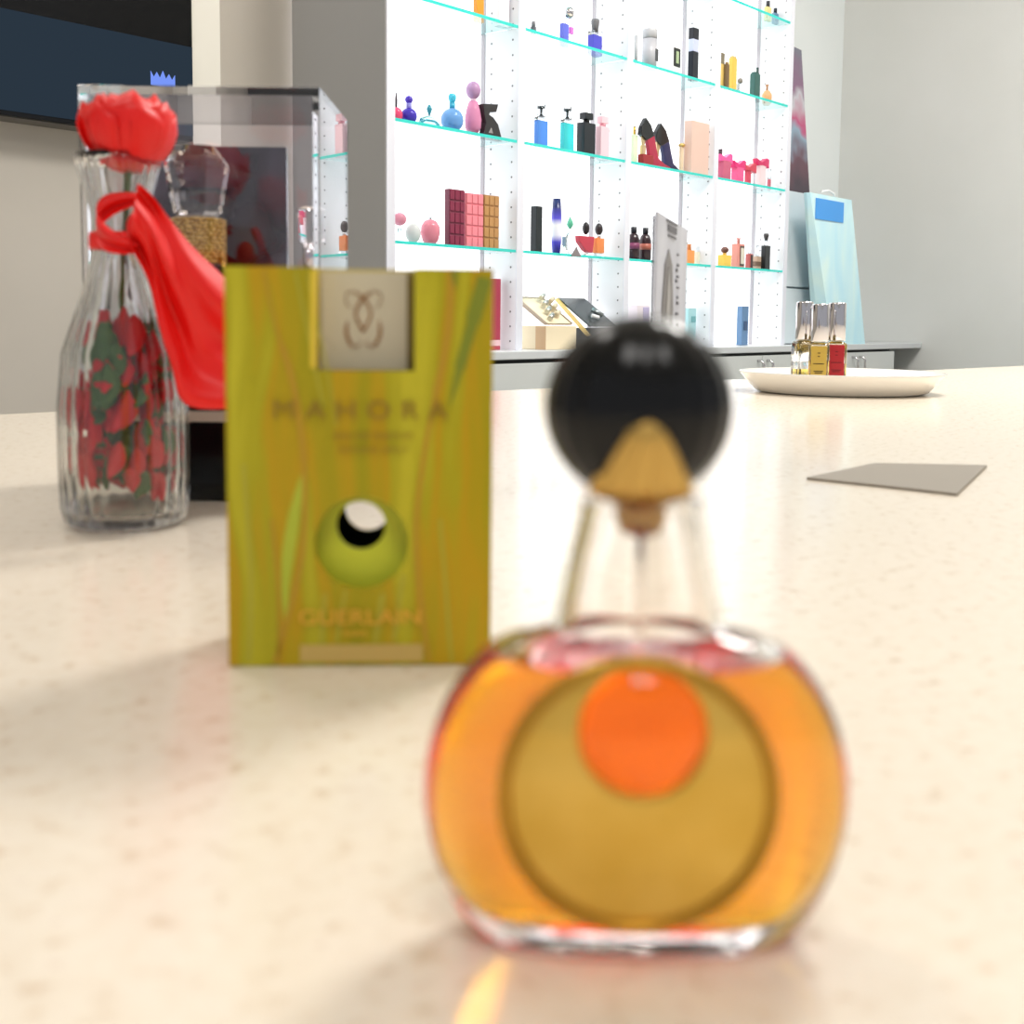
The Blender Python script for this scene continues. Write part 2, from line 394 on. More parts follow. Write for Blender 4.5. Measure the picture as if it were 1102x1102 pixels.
# bay 1, A
G('hot pink round bottle cut off by the left frame of the shelving', 426.5, 'A', [('bottle_body', 'S', C((244, 64, 120), 'tint'), 6.5, 7.5, 7.5), ('cap', 'L', C((70, 60, 70)), [(1, 14), (1.2, 22), (.6, 29)])])
G('dark blue round bottle with a ball stopper', 440, 'A', [('bottle_body', 'S', C((52, 30, 190), 'tint'), 8.3, 8.3, 8.3), ('neck', 'L', C((150, 150, 235), 'tint'), [(2.8, 15), (2.8, 21)]), ('stopper', 'S', C((70, 40, 200), 'tint'), 4, 4, 24.5)])
G('flat clear round bottle with a tiny teal stopper', 462, 'A', [('bottle_body', 'F', C((200, 240, 246), 'glass'), 13, 6, 6, 5), ('arch', 'P', C((120, 210, 226), 'tint'), [(-12, 1), (-10, 5), (-4, 8), (4, 8), (10, 5), (12, 1), (10, 3), (4, 6.4), (-4, 6.4), (-10, 3)], 3), ('stopper', 'L', C((40, 150, 170), 'tint'), [(.6, 12), (1.6, 15), (3, 19), (1.2, 23)])])
G('sky blue round bottle with a cyan stopper', 486.5, 'A', [('bottle_body', 'S', C((104, 168, 226), 'tint'), 11.6, 12, 12), ('neck', 'L', C((40, 180, 215), 'tint'), [(3, 23), (3, 29)]), ('stopper', 'L', C((60, 205, 230), 'tint'), [(2.4, 29), (4, 33), (4, 36), (2.6, 38)])])
G('pink ribbed bottle with a large mauve egg top', 509, 'A', [('bottle_body', 'L', C((226, 140, 184), 'tint'), [(5, 3), (8, 8), (8.6, 16), (7, 26), (4.5, 34)]), ('foot', 'L', C((150, 70, 90)), [(6, 0), (6.5, 2), (5, 3.4)]), ('collar', 'L', C((230, 200, 220)), [(3, 34), (3, 37)]), ('egg_top', 'S', C((178, 138, 178)), 7.6, 9, 45)])
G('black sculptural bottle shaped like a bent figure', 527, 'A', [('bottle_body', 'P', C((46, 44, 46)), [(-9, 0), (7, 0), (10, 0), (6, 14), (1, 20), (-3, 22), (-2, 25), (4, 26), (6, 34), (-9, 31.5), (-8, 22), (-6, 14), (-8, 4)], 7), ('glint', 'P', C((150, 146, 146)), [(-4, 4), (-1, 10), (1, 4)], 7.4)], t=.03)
# bay 1, B
G('small pale pink globe on a clear foot beside the white globe', 430, 'B', [('foot', 'L', glassw, [(5, 0), (3, 4), (2, 14)]), ('globe', 'S', C((228, 150, 172), 'tint'), 7, 6.6, 23)])
G('white frosted globe bottle between two pink ones', 444.5, 'B', [('bottle_body', 'S', C((222, 224, 222), 'tint'), 7.8, 10, 10), ('cap', 'L', glassw, [(2, 19), (2, 22)])])
G('pink apple-shaped bottle with a clear stopper', 463, 'B', [('bottle_body', 'L', C((232, 140, 160), 'tint'), [(5, 0), (8, 4), (9.8, 11), (9.4, 18), (6, 23.5), (2, 25)]), ('stopper', 'L', glassw, [(1.4, 25), (2, 31), (3.5, 33), (1, 37)]), ('flower', 'S', C((120, 90, 96)), 2.2, 3, 17, 7)])
def choc(label, xp, c, w, h, kk, dk):
    pr = [('carton', 'B', C(dk), w, kk, 0, h)]
    o = G(label, xp, 'B', pr, 'box', name='chocolate_bar_box', t=.034)
    k = (o.location - CAM).dot(fw) / F * 1.07; th = math.atan((xp - CX) / 1274); wd = w * k / (math.sin(az - th) / math.cos(th) + math.cos(az - th) / math.cos(th) * kk); m = MB()
    for r in range(5):
        for q in range(3):
            xx = -wd / 2 + wd * (q + .06) / 3; z0 = (h * (r + .08) / 5) * k; z1 = (h * (r + .92) / 5) * k
            m.box(xx, xx + wd * .88 / 3, -wd * kk / 2 - .0016, -wd * kk / 2 - .00005, z0, z1)
    m.build('moulded_squares', C(c), o, bevel=.0008)
choc('maroon chocolate-bar box, leftmost and tallest of three', 489, (134, 44, 72), 20, 56, .32, (110, 34, 60))
choc('pink chocolate-bar box between the maroon and the tan ones', 509.5, (240, 140, 152), 19, 53.5, .1, (226, 120, 134))
choc('tan chocolate-bar box, rightmost of the three', 527.5, (190, 142, 88), 17, 53, .12, (166, 120, 70))
G('tall maroon carton standing on the worktop behind the yellow box', 531, 'W', [('carton', 'B', C((178, 62, 84)), 14, .5, 10, 71), ('band', 'B', C((240, 200, 205)), 14.3, .5, 4, 10), ('foot', 'B', C((190, 80, 96)), 14, .5, 0, 4)], 'box', name='perfume_box')
# bay 2, T
G('small dark-footed bottle at the left end of the second bay, top shelf', 574, 'T', [('bottle_body', 'B', C((96, 96, 104)), 6, .8, 0, 6), ('upper', 'B', glassw, 6, .8, 25, 40)][:1] + [('cap', 'L', C((120, 120, 126)), [(2, 6), (2, 11)])], t=.02)
G('slim blue-violet bottle under a chrome ball, top shelf', 607, 'T', [('bottle_body', 'B', C((96, 110, 226), 'tint'), 9.5, .5, 0, 21), ('charm', 'B', C((222, 120, 214), 'tint'), 5, .5, 13, 20, 7), ('neck', 'L', glassw, [(2, 21), (2, 27)]), ('ball_cap', 'S', chrome, 6, 6.4, 33, 4)])
G('deep blue cube bottle with a grey cap, top shelf of the second bay', 640, 'T', [('bottle_body', 'B', C((66, 66, 214), 'tint'), 14.5, .55, 0, 18), ('shoulder', 'B', glassw, 14.5, .55, 18, 22), ('cap', 'L', C((112, 112, 116)), [(3, 22), (4.4, 32), (4, 34)])])
# bay 2, A
def spray(label, xp, c, c2, h):
    G(label, xp, 'A', [('bottle_body', 'B', C(c, 'tint'), 14, .35, 1, h), ('side_tint', 'B', C(c2, 'tint'), 5, .5, 1.2, h - .4, -3.2, -.6), ('clear_top', 'B', glassw, 14, .35, h, h + 3), ('pump', 'L', C((60, 66, 70)), [(2.4, h + 5), (1, h + 7), (1, h + 11), (3, h + 12), (3, h + 14)]), ('clear_cap', 'L', glassw, [(4.4, h + 3), (4.4, h + 16)])])
spray('royal blue rectangular spray bottle with a clear cap', 582, (66, 150, 246), (24, 72, 220), 27)
spray('turquoise rectangular spray bottle with a clear cap', 610, (30, 226, 232), (20, 150, 160), 29)
G('black square-shouldered bottle with a wide black stopper', 630.5, 'A', [('bottle_body', 'B', C((22, 30, 38)), 19, .5, 0, 32), ('neck', 'L', black, [(3.4, 32), (3, 36)]), ('stopper', 'B', C((26, 32, 38)), 14, .6, 35.5, 42)], t=.035)
G('blush pink bottle with a bow and a wide pink stopper', 648, 'A', [('bottle_body', 'B', C((240, 200, 210)), 14, .5, 0, 31), ('neck', 'L', C((226, 160, 176)), [(3.4, 31), (3, 35)]), ('stopper', 'B', C((244, 196, 206)), 12, .6, 34, 41), ('bow', 'S', C((214, 150, 160)), 3.4, 2, 28, 4)], t=.03)
# bay 2, B
G('plain dark green-black tall carton at the left end of the second bay', 577, 'B', [('carton', 'B', C((30, 38, 42)), 12, .8, 0, 46)], 'box', name='perfume_box')
gp = P('violet_gradient', (80, 70, 200), .3); ns, ln, b = nodes(gp)
tc = ns.new('ShaderNodeTexCoord'); sp = ns.new('ShaderNodeSeparateXYZ'); rp = ramp(ns, [(0, (58, 44, 150)), (.22, (84, 76, 210)), (.34, (240, 240, 255)), (.52, (250, 250, 255)), (.64, (96, 88, 214)), (.85, (34, 44, 100))])
ln.new(tc.outputs['Generated'], sp.inputs[0]); ln.new(sp.outputs['Z'], rp.inputs['Fac']); ln.new(rp.outputs['Color'], b.inputs['Base Color'])
G('tall slim bottle fading violet to white to navy', 598.5, 'B', [('bottle_body', 'L', gp, [(3.9, 0), (5.2, 14), (5.4, 28), (5, 40), (3.9, 55)])])
G('tiny grey-blue tester vial at the foot of the violet bottle', 607, 'B', [('vial', 'B', C((130, 160, 180), 'tint'), 4.6, .8, 9, 18), ('stand', 'L', glassw, [(3, 0), (1, 9)])])
G('clear bottle with a mint green teardrop stopper', 613, 'B', [('bottle_body', 'F', glassw, 6, 12, 12, 4), ('stopper', 'L', C((92, 196, 160), 'tint'), [(.8, 26), (3.4, 30), (3, 33), (.5, 38)])])
G('red bottle with a black oval cap, tapered to the foot', 629, 'B', [('bottle_body', 'P', C((206, 46, 70), 'tint'), [(2, 4), (6, 4), (7.5, 20), (-7.5, 20), (-7, 14), (-1, 6)], 6), ('clear_foot', 'P', glassw, [(-3, 0), (7, 0), (6.6, 3.8), (2, 3.8)], 6), ('cap', 'S', C((36, 30, 34)), 3.6, 6.4, 28, 1)])
G('orange bottle with a black oval cap beside the red one', 644, 'B', [('bottle_body', 'B', C((246, 146, 66), 'tint'), 11.5, .4, 4, 19), ('clear_base', 'B', glassw, 12, .4, 0, 4), ('collar', 'L', chrome, [(2, 19), (2, 23)]), ('cap', 'S', C((48, 38, 40)), 4, 6, 28)])
# bay 2 shelf edge sticker
s_, z_ = onwall(620.5, 276, -.003); kS = ((W(s_, 0, z_) - CAM).dot(fw)) / F
stk = MB().prism([(-8.5 * kS, 0), (8.5 * kS, 0), (7.5 * kS, 2 * kS), (3 * kS, 7 * kS), (0, 11 * kS), (-3 * kS, 7 * kS), (-7.5 * kS, 2 * kS)], -.0012, 0).build('shelf_tag', C((136, 128, 130)), loc=W(s_, -.001, z_), rotz=ROTU)
tag(stk, 'small grey triangular tag on the glass edge below the red bottle', 'sticker')
# gift sets on the worktop, bay 2
def giftset(label, xp, wc, lid, inner, w, dpx, t):
    s, _ = onwall(xp, 372, t); p = W(s, t, z_wt + .0004); k = (p - CAM).dot(fw) / F
    return thing('gift_set_box', label, 'gift set', p, ROTU, 'open gift sets on the worktop'), k
gs, k = giftset('open tan gift box with a cream lid tray of small bottles', 594, 0, 0, 0, 0, 0, .02)
bw = 50 * k / .66 * .62; tan = P('tan_board', (206, 172, 134), .6); cream = P('cream_board', (238, 222, 190), .6)
MB().box(-bw * .58, bw * .52, -.03, .045, 0, 25 * k).build('drawer_box', [cream], gs, bevel=.001)
MB().box(-bw * .58 - .001, -bw * .58 - .0001, -.03, .0, 0, 25 * k - .001).build('side_panel', tan, gs)
lidh = 55 * k; m = MB()
def slab(m, x0, x1, y0, z0, y1, z1, th, mi=0, sh=0):
    m.add([(x0, y0, z0), (x1, y0, z0), (x1 + sh, y1, z1), (x0 + sh, y1, z1), (x0, y0 + th, z0 - th * .2), (x1, y0 + th, z0 - th * .2), (x1 + sh, y1 + th, z1 - th * .2), (x0 + sh, y1 + th, z1 - th * .2)],
          [(0, 1, 2, 3), (7, 6, 5, 4), (0, 4, 5, 1), (1, 5, 6, 2), (2, 6, 7, 3), (3, 7, 4, 0)], mi)
slab(m, -bw * .5, bw * .46, -.024, 25 * k + .003, .074, lidh, .006)
for a_, b_ in ((-bw * .5, -bw * .46), (bw * .42, bw * .46)): slab(m, a_, b_, -.026, 25 * k + .006, .070, lidh + .004, .01)
slab(m, -bw * .5, bw * .46, .066, lidh - .005, .074, lidh + .003, .006)
m.build('lid_tray', P('taupe_tray', (188, 170, 150), .6), gs)
m = MB(); slab(m, -bw * .43, bw * .39, -.023, 25 * k + .006, .064, lidh - .001, .004); m.build('tray_lining', cream, gs)
for i in range(7):
    f = .08 + i * .12; y = -.02 + .08 * f + .0; z = 25 * k + .008 + (lidh - 25 * k) * f
    m = MB(); x_ = -bw * .3 + (i % 2) * bw * .28 + i * .006
    m.tube([(x_, y - .004, z + .004), (x_ + .02, y + .004, z + .012)], .006); m.build('vial', [C((190, 190, 182), 'metal'), C((214, 200, 170))][i % 2], gs)
gs2, k = giftset('open black gift set with a gold side and black lid behind the round cap', 640, 0, 0, 0, 0, 0, .02)
bw = .085
MB().box(-bw * .5, bw * .6, -.03, .04, 0, 22 * k).build('base_tray', C((30, 30, 32)), gs2, bevel=.001)
m = MB(); slab(m, -bw * .62, bw * .6, -.028, 22 * k + .004, .072, 54 * k, .006); m.build('lid', C((58, 64, 66), rough=.25), gs2)
m = MB(); slab(m, -bw * .70, -bw * .625, -.030, 14 * k, .070, 53 * k, .01); m.build('gold_side', C((226, 196, 120)), gs2, label='gold side strip')
m = MB(); m.tube([(-.022, -.006, 35 * k), (-.006, -.016, 33 * k)], .005); m.build('white_tube', C((244, 244, 244)), gs2)
m = MB(); m.tube([(.004, .014, 42 * k), (.022, -.006, 35 * k)], .006); m.build('silver_tube', C((150, 158, 160), 'metal'), gs2)
# bay 3, T
G('narrow silver tube cut off by the left frame of the third bay', 684, 'T', [('tube', 'L', C((176, 178, 182)), [(1.8, 2), (1.8, 30)])])
G('tall silver-grey cylinder bottle with dark writing', 698.5, 'T', [('bottle_body', 'L', C((184, 184, 190), rough=.3), [(7.6, 0), (7.6, 30)]), ('seam', 'L', C((130, 130, 134)), [(7.2, 30), (7.2, 30.8)]), ('cap', 'L', C((190, 190, 194), rough=.3), [(7.6, 30.8), (7.6, 39), (7, 40)]), ('writing', 'B', C((70, 72, 76)), 4, .2, 8, 20, 1.2, -7.4)])
G('white carton with a black label on the top shelf', 721, 'T', [('carton', 'B', C((248, 248, 250)), 21, .5, 0, 33), ('black_label', 'B', C((34, 38, 36)), 7.5, .1, 9, 27, 2.0, -5.6), ('label_print', 'B', C((170, 190, 150)), 3.6, .2, 12, 24, 2.0, -6.0)], 'box', name='perfume_box')
G('tall black carton with a lavender band', 745.5, 'T', [('carton', 'B', C((18, 26, 38)), 10.6, .6, 0, 27), ('band', 'B', C((196, 204, 236)), 10.6, .6, 27, 39), ('top', 'B', C((22, 26, 36)), 10.6, .6, 39, 50)], 'box', name='perfume_box', t=.02)
# bay 3, A
G('clear pale green bottle with gold trim beside the red heel', 682, 'A', [('bottle_body', 'B', C((232, 244, 214), 'tint'), 7.5, .5, 0, 30), ('cap', 'L', gold, [(1.4, 30), (1.4, 38)])])
def heel(label, xp, cb, cs, foot, t=.03):
    k_ = [('shoe', 'P', C(cs, rough=.2), [(21, 0), (21, 3), (14, 5.5), (8.5, 10), (6, 20), (3.5, 32), (-2, 44), (-8, 38), (-4, 30), (-1.5, 18), (0, 6), (2, 0)], 4),
          ('heel_cup', 'P', C((14, 18, 22), rough=.15), [(-5, 47), (-9, 38), (-10, 30), (-4, 25), (3.6, 31), (0, 41)], 4.6),
          ('stiletto', 'P', C((214, 190, 150), 'metal'), [(-8, 29), (-4, 27), (-5.6, 14), (-6.4, 14)], 1.6)]
    if foot: k_ += [('red_foot', 'B', C((168, 24, 28), 'tint'), 16, .4, 0, 11, -3), ('gold_neck', 'B', C((230, 200, 160), 'metal'), 6, .6, 11, 20, -6)]
    G(label, xp, 'A', k_, t=t)
heel('red high-heel shoe bottle on a red block', 698, 0, (170, 34, 66), True)
heel('navy high-heel shoe bottle beside the red one', 714, 0, (30, 38, 86), False, .062)
G('gold-trimmed slim bottle leaning at the pink carton', 733, 'A', [('bottle_body', 'B', C((244, 222, 190), 'tint'), 5, .5, 0, 26), ('gold_flower', 'S', C((214, 178, 110), 'metal'), 3.6, 2.2, 27)], t=.03)
G('large rose-beige carton at the right end of the third bay', 749, 'A', [('carton', 'B', C((224, 192, 178)), 25, .28, 0, 51)], 'box', name='perfume_box', t=.019)
# bay 3, B
def brown(label, xp, band):
    G(label, xp, 'B', [('bottle_body', 'L', C((52, 34, 40), rough=.15), [(5.2, 0), (6.1, 2), (6.1, 20), (4.6, 25), (2.4, 27)]), ('label_band', 'L', C(band), [(6.25, 11), (6.25, 17)]), ('cap', 'L', C((34, 34, 42)), [(3, 27), (3, 33)])])
brown('dark brown bottle with a plum label, left of the pair', 681.5, (130, 60, 96)); brown('dark brown bottle with an orange label, right of the pair', 694, (176, 100, 84))
G('orange bottle with a slim neck, just right of the leaning card', 741, 'B', [('bottle_body', 'B', C((250, 170, 80), 'tint'), 12, .5, 0, 14), ('neck', 'L', C((244, 160, 90), 'tint'), [(2.4, 14), (2, 19), (3, 20)])])
G('pale straw bottle at the right end of the third bay', 751, 'B', [('bottle_body', 'B', C((248, 244, 224), 'tint'), 8, .6, 0, 13), ('cap', 'L', glassw, [(2, 13), (2, 18)])])
# bay 3, worktop
G('white and lilac carton on the worktop behind the black cap', 687, 'W', [('carton', 'B', C((236, 226, 232)), 22, .5, 0, 42), ('lilac_panel', 'B', C((190, 180, 216)), 7, .2, 2, 40, 2.2, -5.6)], 'box', name='perfume_box')
G('pale teal carton on the worktop below the leaning card', 741, 'W', [('carton', 'B', C((168, 214, 220)), 14, .5, 0, 38), ('print', 'B', C((110, 170, 176)), 5, .1, 24, 30, 1, -4)], 'box', name='perfume_box')
# bay 4, U
G('yellow bottle with a dark cap at the very top right', 826, 'U', [('bottle_body', 'B', C((244, 224, 150), 'tint'), 8, .5, 0, 12), ('cap', 'L', C((50, 50, 54)), [(2, 12), (2, 18)])])
G('small steel-blue bottle at the right end of the topmost shelf', 834, 'U', [('bottle_body', 'B', C((92, 140, 176), 'tint'), 7, .5, 0, 9), ('cap', 'L', C((30, 40, 50)), [(1.8, 9), (1.8, 14)])])
# bay 4, T
G('gold tall bottle with a grey-brown cap', 776, 'T', [('bottle_body', 'B', C((222, 190, 110)), 7.4, .6, 0, 26), ('cap', 'B', C((128, 118, 96)), 6, .6, 26, 37)])
G('short dark bronze bottle between two gold ones', 781.6, 'T', [('bottle_body', 'B', C((118, 94, 60)), 5.6, .6, 0, 26), ('cap', 'B', C((150, 124, 84)), 4, .6, 26, 28)], t=.03)
G('plain bright gold tall bottle', 788, 'T', [('bottle_body', 'B', C((232, 194, 84)), 8.4, .6, 0, 35), ('cap', 'B', C((214, 190, 130)), 7, .6, 35, 37)])
G('silver bottle with a dangling chain charm', 796, 'T', [('bottle_body', 'B', glassw, 7, .5, 0, 12), ('charm', 'S', C((140, 134, 128)), 3, 3, 15), ('chain', 'L', C((150, 150, 150)), [(.5, 2), (.5, 14)], 3)])
G('dark green bottle with an off-centre cap', 812, 'T', [('bottle_body', 'B', C((50, 96, 90)), 10.8, .5, 0, 26), ('shoulder', 'B', C((44, 84, 78)), 8, .5, 26, 27.6), ('cap', 'B', C((40, 70, 66)), 2.8, .9, 27.6, 33, 2)])
G('small amber flask with a gold stem stopper', 825, 'T', [('bottle_body', 'L', C((240, 186, 124), 'tint'), [(3, 0), (5, 3), (5, 9), (2.5, 13)]), ('stopper', 'L', C((176, 130, 90)), [(1, 13), (1, 17), (2, 19)])])
# bay 4, A
def bowb(label, xp, c, cb, h, w=13, cap=None):
    r = [('bottle_body', 'B', C(c, 'tint'), w, .5, 0, h), ('bow', 'P', C(cb), [(-5, h - 1), (-6, h + 6), (-1, h + 3), (4, h + 8), (6, h + 7), (6, h - 2), (0, h)], 6)]
    if cap: r.append(('cap', 'L', C(cap), [(2, h + 2), (2, h + 11)], -4))
    G(label, xp, 'A', r)
bowb('rose bottle with a pink bow and dark cap, left end of fourth bay', 779, (214, 90, 130), (244, 90, 160), 20, 14, (60, 30, 44))
bowb('hot pink bottle with a magenta bow mid fourth bay', 793.5, (248, 90, 160), (226, 40, 120), 16)
bowb('crimson bottle with a coral bow beside the hot pink one', 804.5, (226, 60, 96), (210, 60, 84), 15, 7)
bowb('clear bottle with a drooping raspberry bow', 818, (246, 226, 228), (206, 40, 96), 22, 11)
G('tiny clear and red vial at the right end of the row of bows', 827.5, 'A', [('vial', 'B', C((214, 90, 110), 'tint'), 4, .8, 0, 10), ('neck', 'L', glassw, [(1.6, 10), (1.6, 20)])])
# bay 4, B
G('yellow square bottle with a brown flower cap', 779.5, 'B', [('bottle_body', 'B', C((252, 216, 84), 'tint'), 14, .5, 0, 12), ('collar', 'L', gold, [(2, 12), (2, 14)]), ('cap', 'S', C((110, 70, 60)), 4, 3.4, 17)])
G('tall salmon bottle with a framed pale label', 794, 'B', [('bottle_body', 'B', C((240, 160, 146), 'tint'), 13.5, .5, 0, 24), ('label_frame', 'B', C((84, 70, 62)), 5.2, .1, 2, 22, .8, -3.6), ('label_face', 'B', C((228, 220, 204)), 3.8, .1, 4, 20, .8, -4.1), ('neck', 'L', C((220, 150, 140), 'tint'), [(1.6, 24), (1.6, 28), (2.4, 30)])])
G('short red and black bottle beside the salmon one', 806, 'B', [('bottle_body', 'B', C((206, 96, 92), 'tint'), 8, .5, 0, 15), ('dark_face', 'B', C((74, 56, 56)), 3, .2, 1, 14, .6, -2.2), ('neck', 'L', glassw, [(1.4, 15), (1.2, 25)])])
G('short brown and clear bottle beside the black one', 814.5, 'B', [('bottle_body', 'B', C((216, 186, 160), 'tint'), 8.5, .5, 0, 13), ('band', 'B', C((120, 96, 80)), 8.8, .5, 3, 8), ('neck', 'L', glassw, [(1.4, 13), (1.2, 24)])])
G('tall black bottle with a clear neck and dark stopper', 823.5, 'B', [('bottle_body', 'B', C((32, 36, 38)), 9.5, .5, 0, 24), ('clear_neck', 'L', glassw, [(2, 24), (1.6, 29)]), ('stopper', 'L', C((70, 66, 66)), [(1.4, 29), (2.8, 34), (2.4, 36)])], t=.03)
G('blue carton standing alone on the worktop in the fourth bay', 798.5, 'W', [('carton', 'B', C((100, 136, 176)), 12, .5, 0, 39), ('badge', 'B', C((60, 84, 120)), 4, .1, 15, 24, 0, -3.5)], 'box', name='perfume_box')
# ------------------------------------------------------------------ white dish and sample bottles
Yp = 1.70; dc = at(905, 401, Yp); dish = MB()
prof = [(.112, 0), (.120, .002), (.134, .016), (.143, .027), (.1445, .0295), (.1425, .030), (.130, .020), (.117, .012), (.0, .011)]
dsh = dish.lathe([(.0, 0)] + prof, seg=64, cap0=False, cap1=False).build('dish', P('white_porcelain', (248, 244, 236), .15, coat=.4), loc=(dc.x, dc.y, ZC + .0003))
tag(dsh, 'shallow white dish carrying three sample bottles, at the far right', 'dish')
def sample(label, xp, Y, liq, lab, rz, hpx):
    p = at(xp, 400, Y); z = ZC + .0118; k = Y / F
    o = thing('sample_bottle', label, 'perfume bottle', (p.x, p.y, z), rz, 'sample bottles on the white dish')
    hb = 44 * k; hw = 11 * k
    m = MB(); rows = lambda w, z0, z1, zs: [(z0, w, w, 5), (z1, w, w, 5)]
    m.superl([(0, hw * .95, hw * .95, 5), (.001, hw, hw, 5), (hb - .003, hw, hw, 5), (hb, hw * .85, hw * .85, 5), (hb + .002, hw * .45, hw * .45, 2)], seg=40)
    m.superl([(.004, hw * .85, hw * .85, 5), (hb - .004, hw * .85, hw * .85, 5)], seg=40)
    m.build('glass_body', clear, o)
    MB().superl([(.0042, hw * .84, hw * .84, 5), (liq * hb, hw * .84, hw * .84, 5)], seg=40).build('perfume', P('straw_perfume', (252, 226, 120), 0, 0, 1, 1.36), o)
    MB().lathe([(hw * .8, hb + .0025), (hw * .84, hb + .004), (hw * .84, hb + 41 * k), (hw * .78, hb + 42.5 * k)], seg=32).build('cap', chrome, o)
    if lab:
        lb = MB().box(-hw * .74, hw * .74, -hw - .0012, -hw - .0003, .003, hb - .003).build('label', P('sample_label', lab, .5), o, label='coloured label')
        m = MB()
        for zz, ww in ((.78, .12), (.70, .1), (.52, .5), (.34, .45), (.30, .35), (.2, .15)):
            m.box(-hw * ww, hw * ww, -hw - .0017, -hw - .00125, hb * zz - .0006, hb * zz + .0006)
        m.build('label_print', P('print_ink', (70, 52, 20) if lab[1] > 100 else (120, 20, 26), .6), lb)
    return o
sample('clear unlabelled sample bottle with a chrome cap, leftmost on the dish', 864, 1.74, .34, None, .2, 0)
sample('sample bottle with a gold label and chrome cap, middle of the dish', 881, 1.68, .6, (196, 162, 66), -.28, 0)
sample('sample bottle with a red label and chrome cap, rightmost on the dish', 899, 1.72, .5, (186, 32, 40), -.22, 0)
# grey card lying at the right
pts = [ground(868, 516.5), ground(945, 524.5), ground(1030, 534), ground(1062, 503), ground(942, 500.5)]
c_ = sum((p for p in pts), Vector()) / 5; n5 = len(pts)
m = MB(); vs = [(p.x - c_.x, p.y - c_.y, .0) for p in pts] + [(p.x - c_.x, p.y - c_.y, .0015) for p in pts]
m.add(vs, [list(range(n5)), list(range(n5, 2 * n5))] + [(j, (j + 1) % n5, (j + 1) % n5 + n5, j + n5) for j in range(n5)])
cd = m.build('grey_card', P('taupe_card', (150, 142, 130), .7), loc=(c_.x, c_.y, ZC + .0002))
tag(cd, 'flat grey-brown card with a pointed corner lying on the counter at right', 'card')
# ------------------------------------------------------------------ standing leaflet
pl = at(704, 344, .76); pr = at(736.5, 344, .895)
zt1 = at(704, 228, .76).z; dv = Vector((pr.x - pl.x, pr.y - pl.y, 0)); wl = dv.length; al = math.atan2(dv.y, dv.x)
lf = thing('leaflet_stand', 'upright grey leaflet in a clear holder, standing behind the black cap', 'leaflet', ((pl.x + pr.x) / 2, (pl.y + pr.y) / 2, ZC + .0003), al)
hh = zt1 - ZC
zr1 = at(736.5, 248, .895).z - ZC
poly = [(-wl / 2, .004), (wl / 2, .004), (wl / 2, zr1), (-wl / 2, hh)]
MB().prism(poly, -.0008, .0008).build('leaflet_sheet', noisy('leaflet_print', [(.35, (190, 193, 206)), (.65, (216, 219, 230))], nscale=14, rough=.4), lf)
MB().prism([(-wl / 2, .0), (wl / 2, .0), (wl / 2, zr1 * .98), (-wl / 2, hh * .985)], .0012, .0024).build('clear_back', acryl, lf)
MB().box(-wl / 2, wl / 2, .0026, .04, 0, .0018).build('foot', acryl, lf)
m = MB(); m.prism([(-wl * .33, .02), (-wl * .33, .11), (-wl * .27, .138), (-wl * .17, .148), (-wl * .05, .138), (wl * .0, .11), (wl * .0, .02)], -.0016, -.0009); m.build('silver_figure', P('grey_ink', (122, 118, 118), .4), lf, label='printed grey bottle shape')
m = MB(); m.prism([(-wl * .22, .02), (-wl * .23, .11), (-wl * .19, .136), (-wl * .12, .12), (-wl * .13, .02)], -.0021, -.0017); m.build('figure_highlight', P('pale_ink', (168, 165, 163), .4), lf)
m = MB(); random.seed(3)
zz = .146
while zz > .05:
    ww = random.uniform(.004, .013); xx = wl * .12 + random.uniform(-.006, .006); m.box(xx, xx + ww, -.0016, -.0009, zz, zz + random.uniform(.001, .0024))
    zz -= random.choice((.0035, .004, .0075))
m.box(-wl * .24, wl * .10, -.0016, -.0009, .166, .1675); m.box(-wl * .20, wl * .08, -.0016, -.0009, .160, .1645); m.box(-wl * .18, wl * .06, -.0016, -.0009, .1565, .158)
m.build('printed_writing', P('dark_ink', (108, 108, 116), .6), lf)
# ------------------------------------------------------------------ foreground perfume bottle
fr = ground(686, 1036); Yb = fr.y + .0095
pb = at(686, 1036, fr.y); root = Vector((pb.x * Yb / fr.y - 6.5 / F * Yb, Yb, ZC + .0002))
bt = thing('perfume_bottle', 'large round amber perfume bottle with a black ball cap, in the foreground', 'perfume bottle', root)
outer = [(0, .0228, .0080, 3), (.0006, .0246, .0092, 2.8), (.004, .0283, .0110, 2.5), (.010, .0316, .0125, 2.4), (.017, .0336, .0134, 2.4), (.0240, .0343, .0138, 2.4), (.031, .0336, .0136, 2.4),
         (.038, .0313, .0130, 2.4), (.044, .0277, .0119, 2.3), (.0475, .0243, .0109, 2.2), (.0493, .0212, .0100, 2.1), (.0502, .0175, .0093, 2), (.0511, .0142, .0088, 2), (.0535, .0130, .0086, 2), (.058, .0121, .0084, 2), (.064, .0109, .0081, 2), (.069, .0099, .0078, 2), (.0715, .0096, .0077, 2)]
inner = [(.0715, .0080, .0062, 2), (.069, .0084, .0064, 2), (.062, .0099, .0068, 2), (.055, .0112, .007, 2), (.0515, .0119, .0072, 2), (.0495, .0145, .0076, 2), (.0480, .0180, .0082, 2.1), (.0465, .0212, .0089, 2.2), (.044, .0245, .0097, 2.3), (.038, .0290, .0108, 2.4),
         (.031, .0315, .0115, 2.4), (.024, .0323, .0117, 2.4), (.017, .0314, .0113, 2.4), (.011, .0287, .0103, 2.4), (.0062, .0250, .0090, 2.4), (.0044, .0195, .0068, 2.2), (.0037, .0080, .003, 2)]
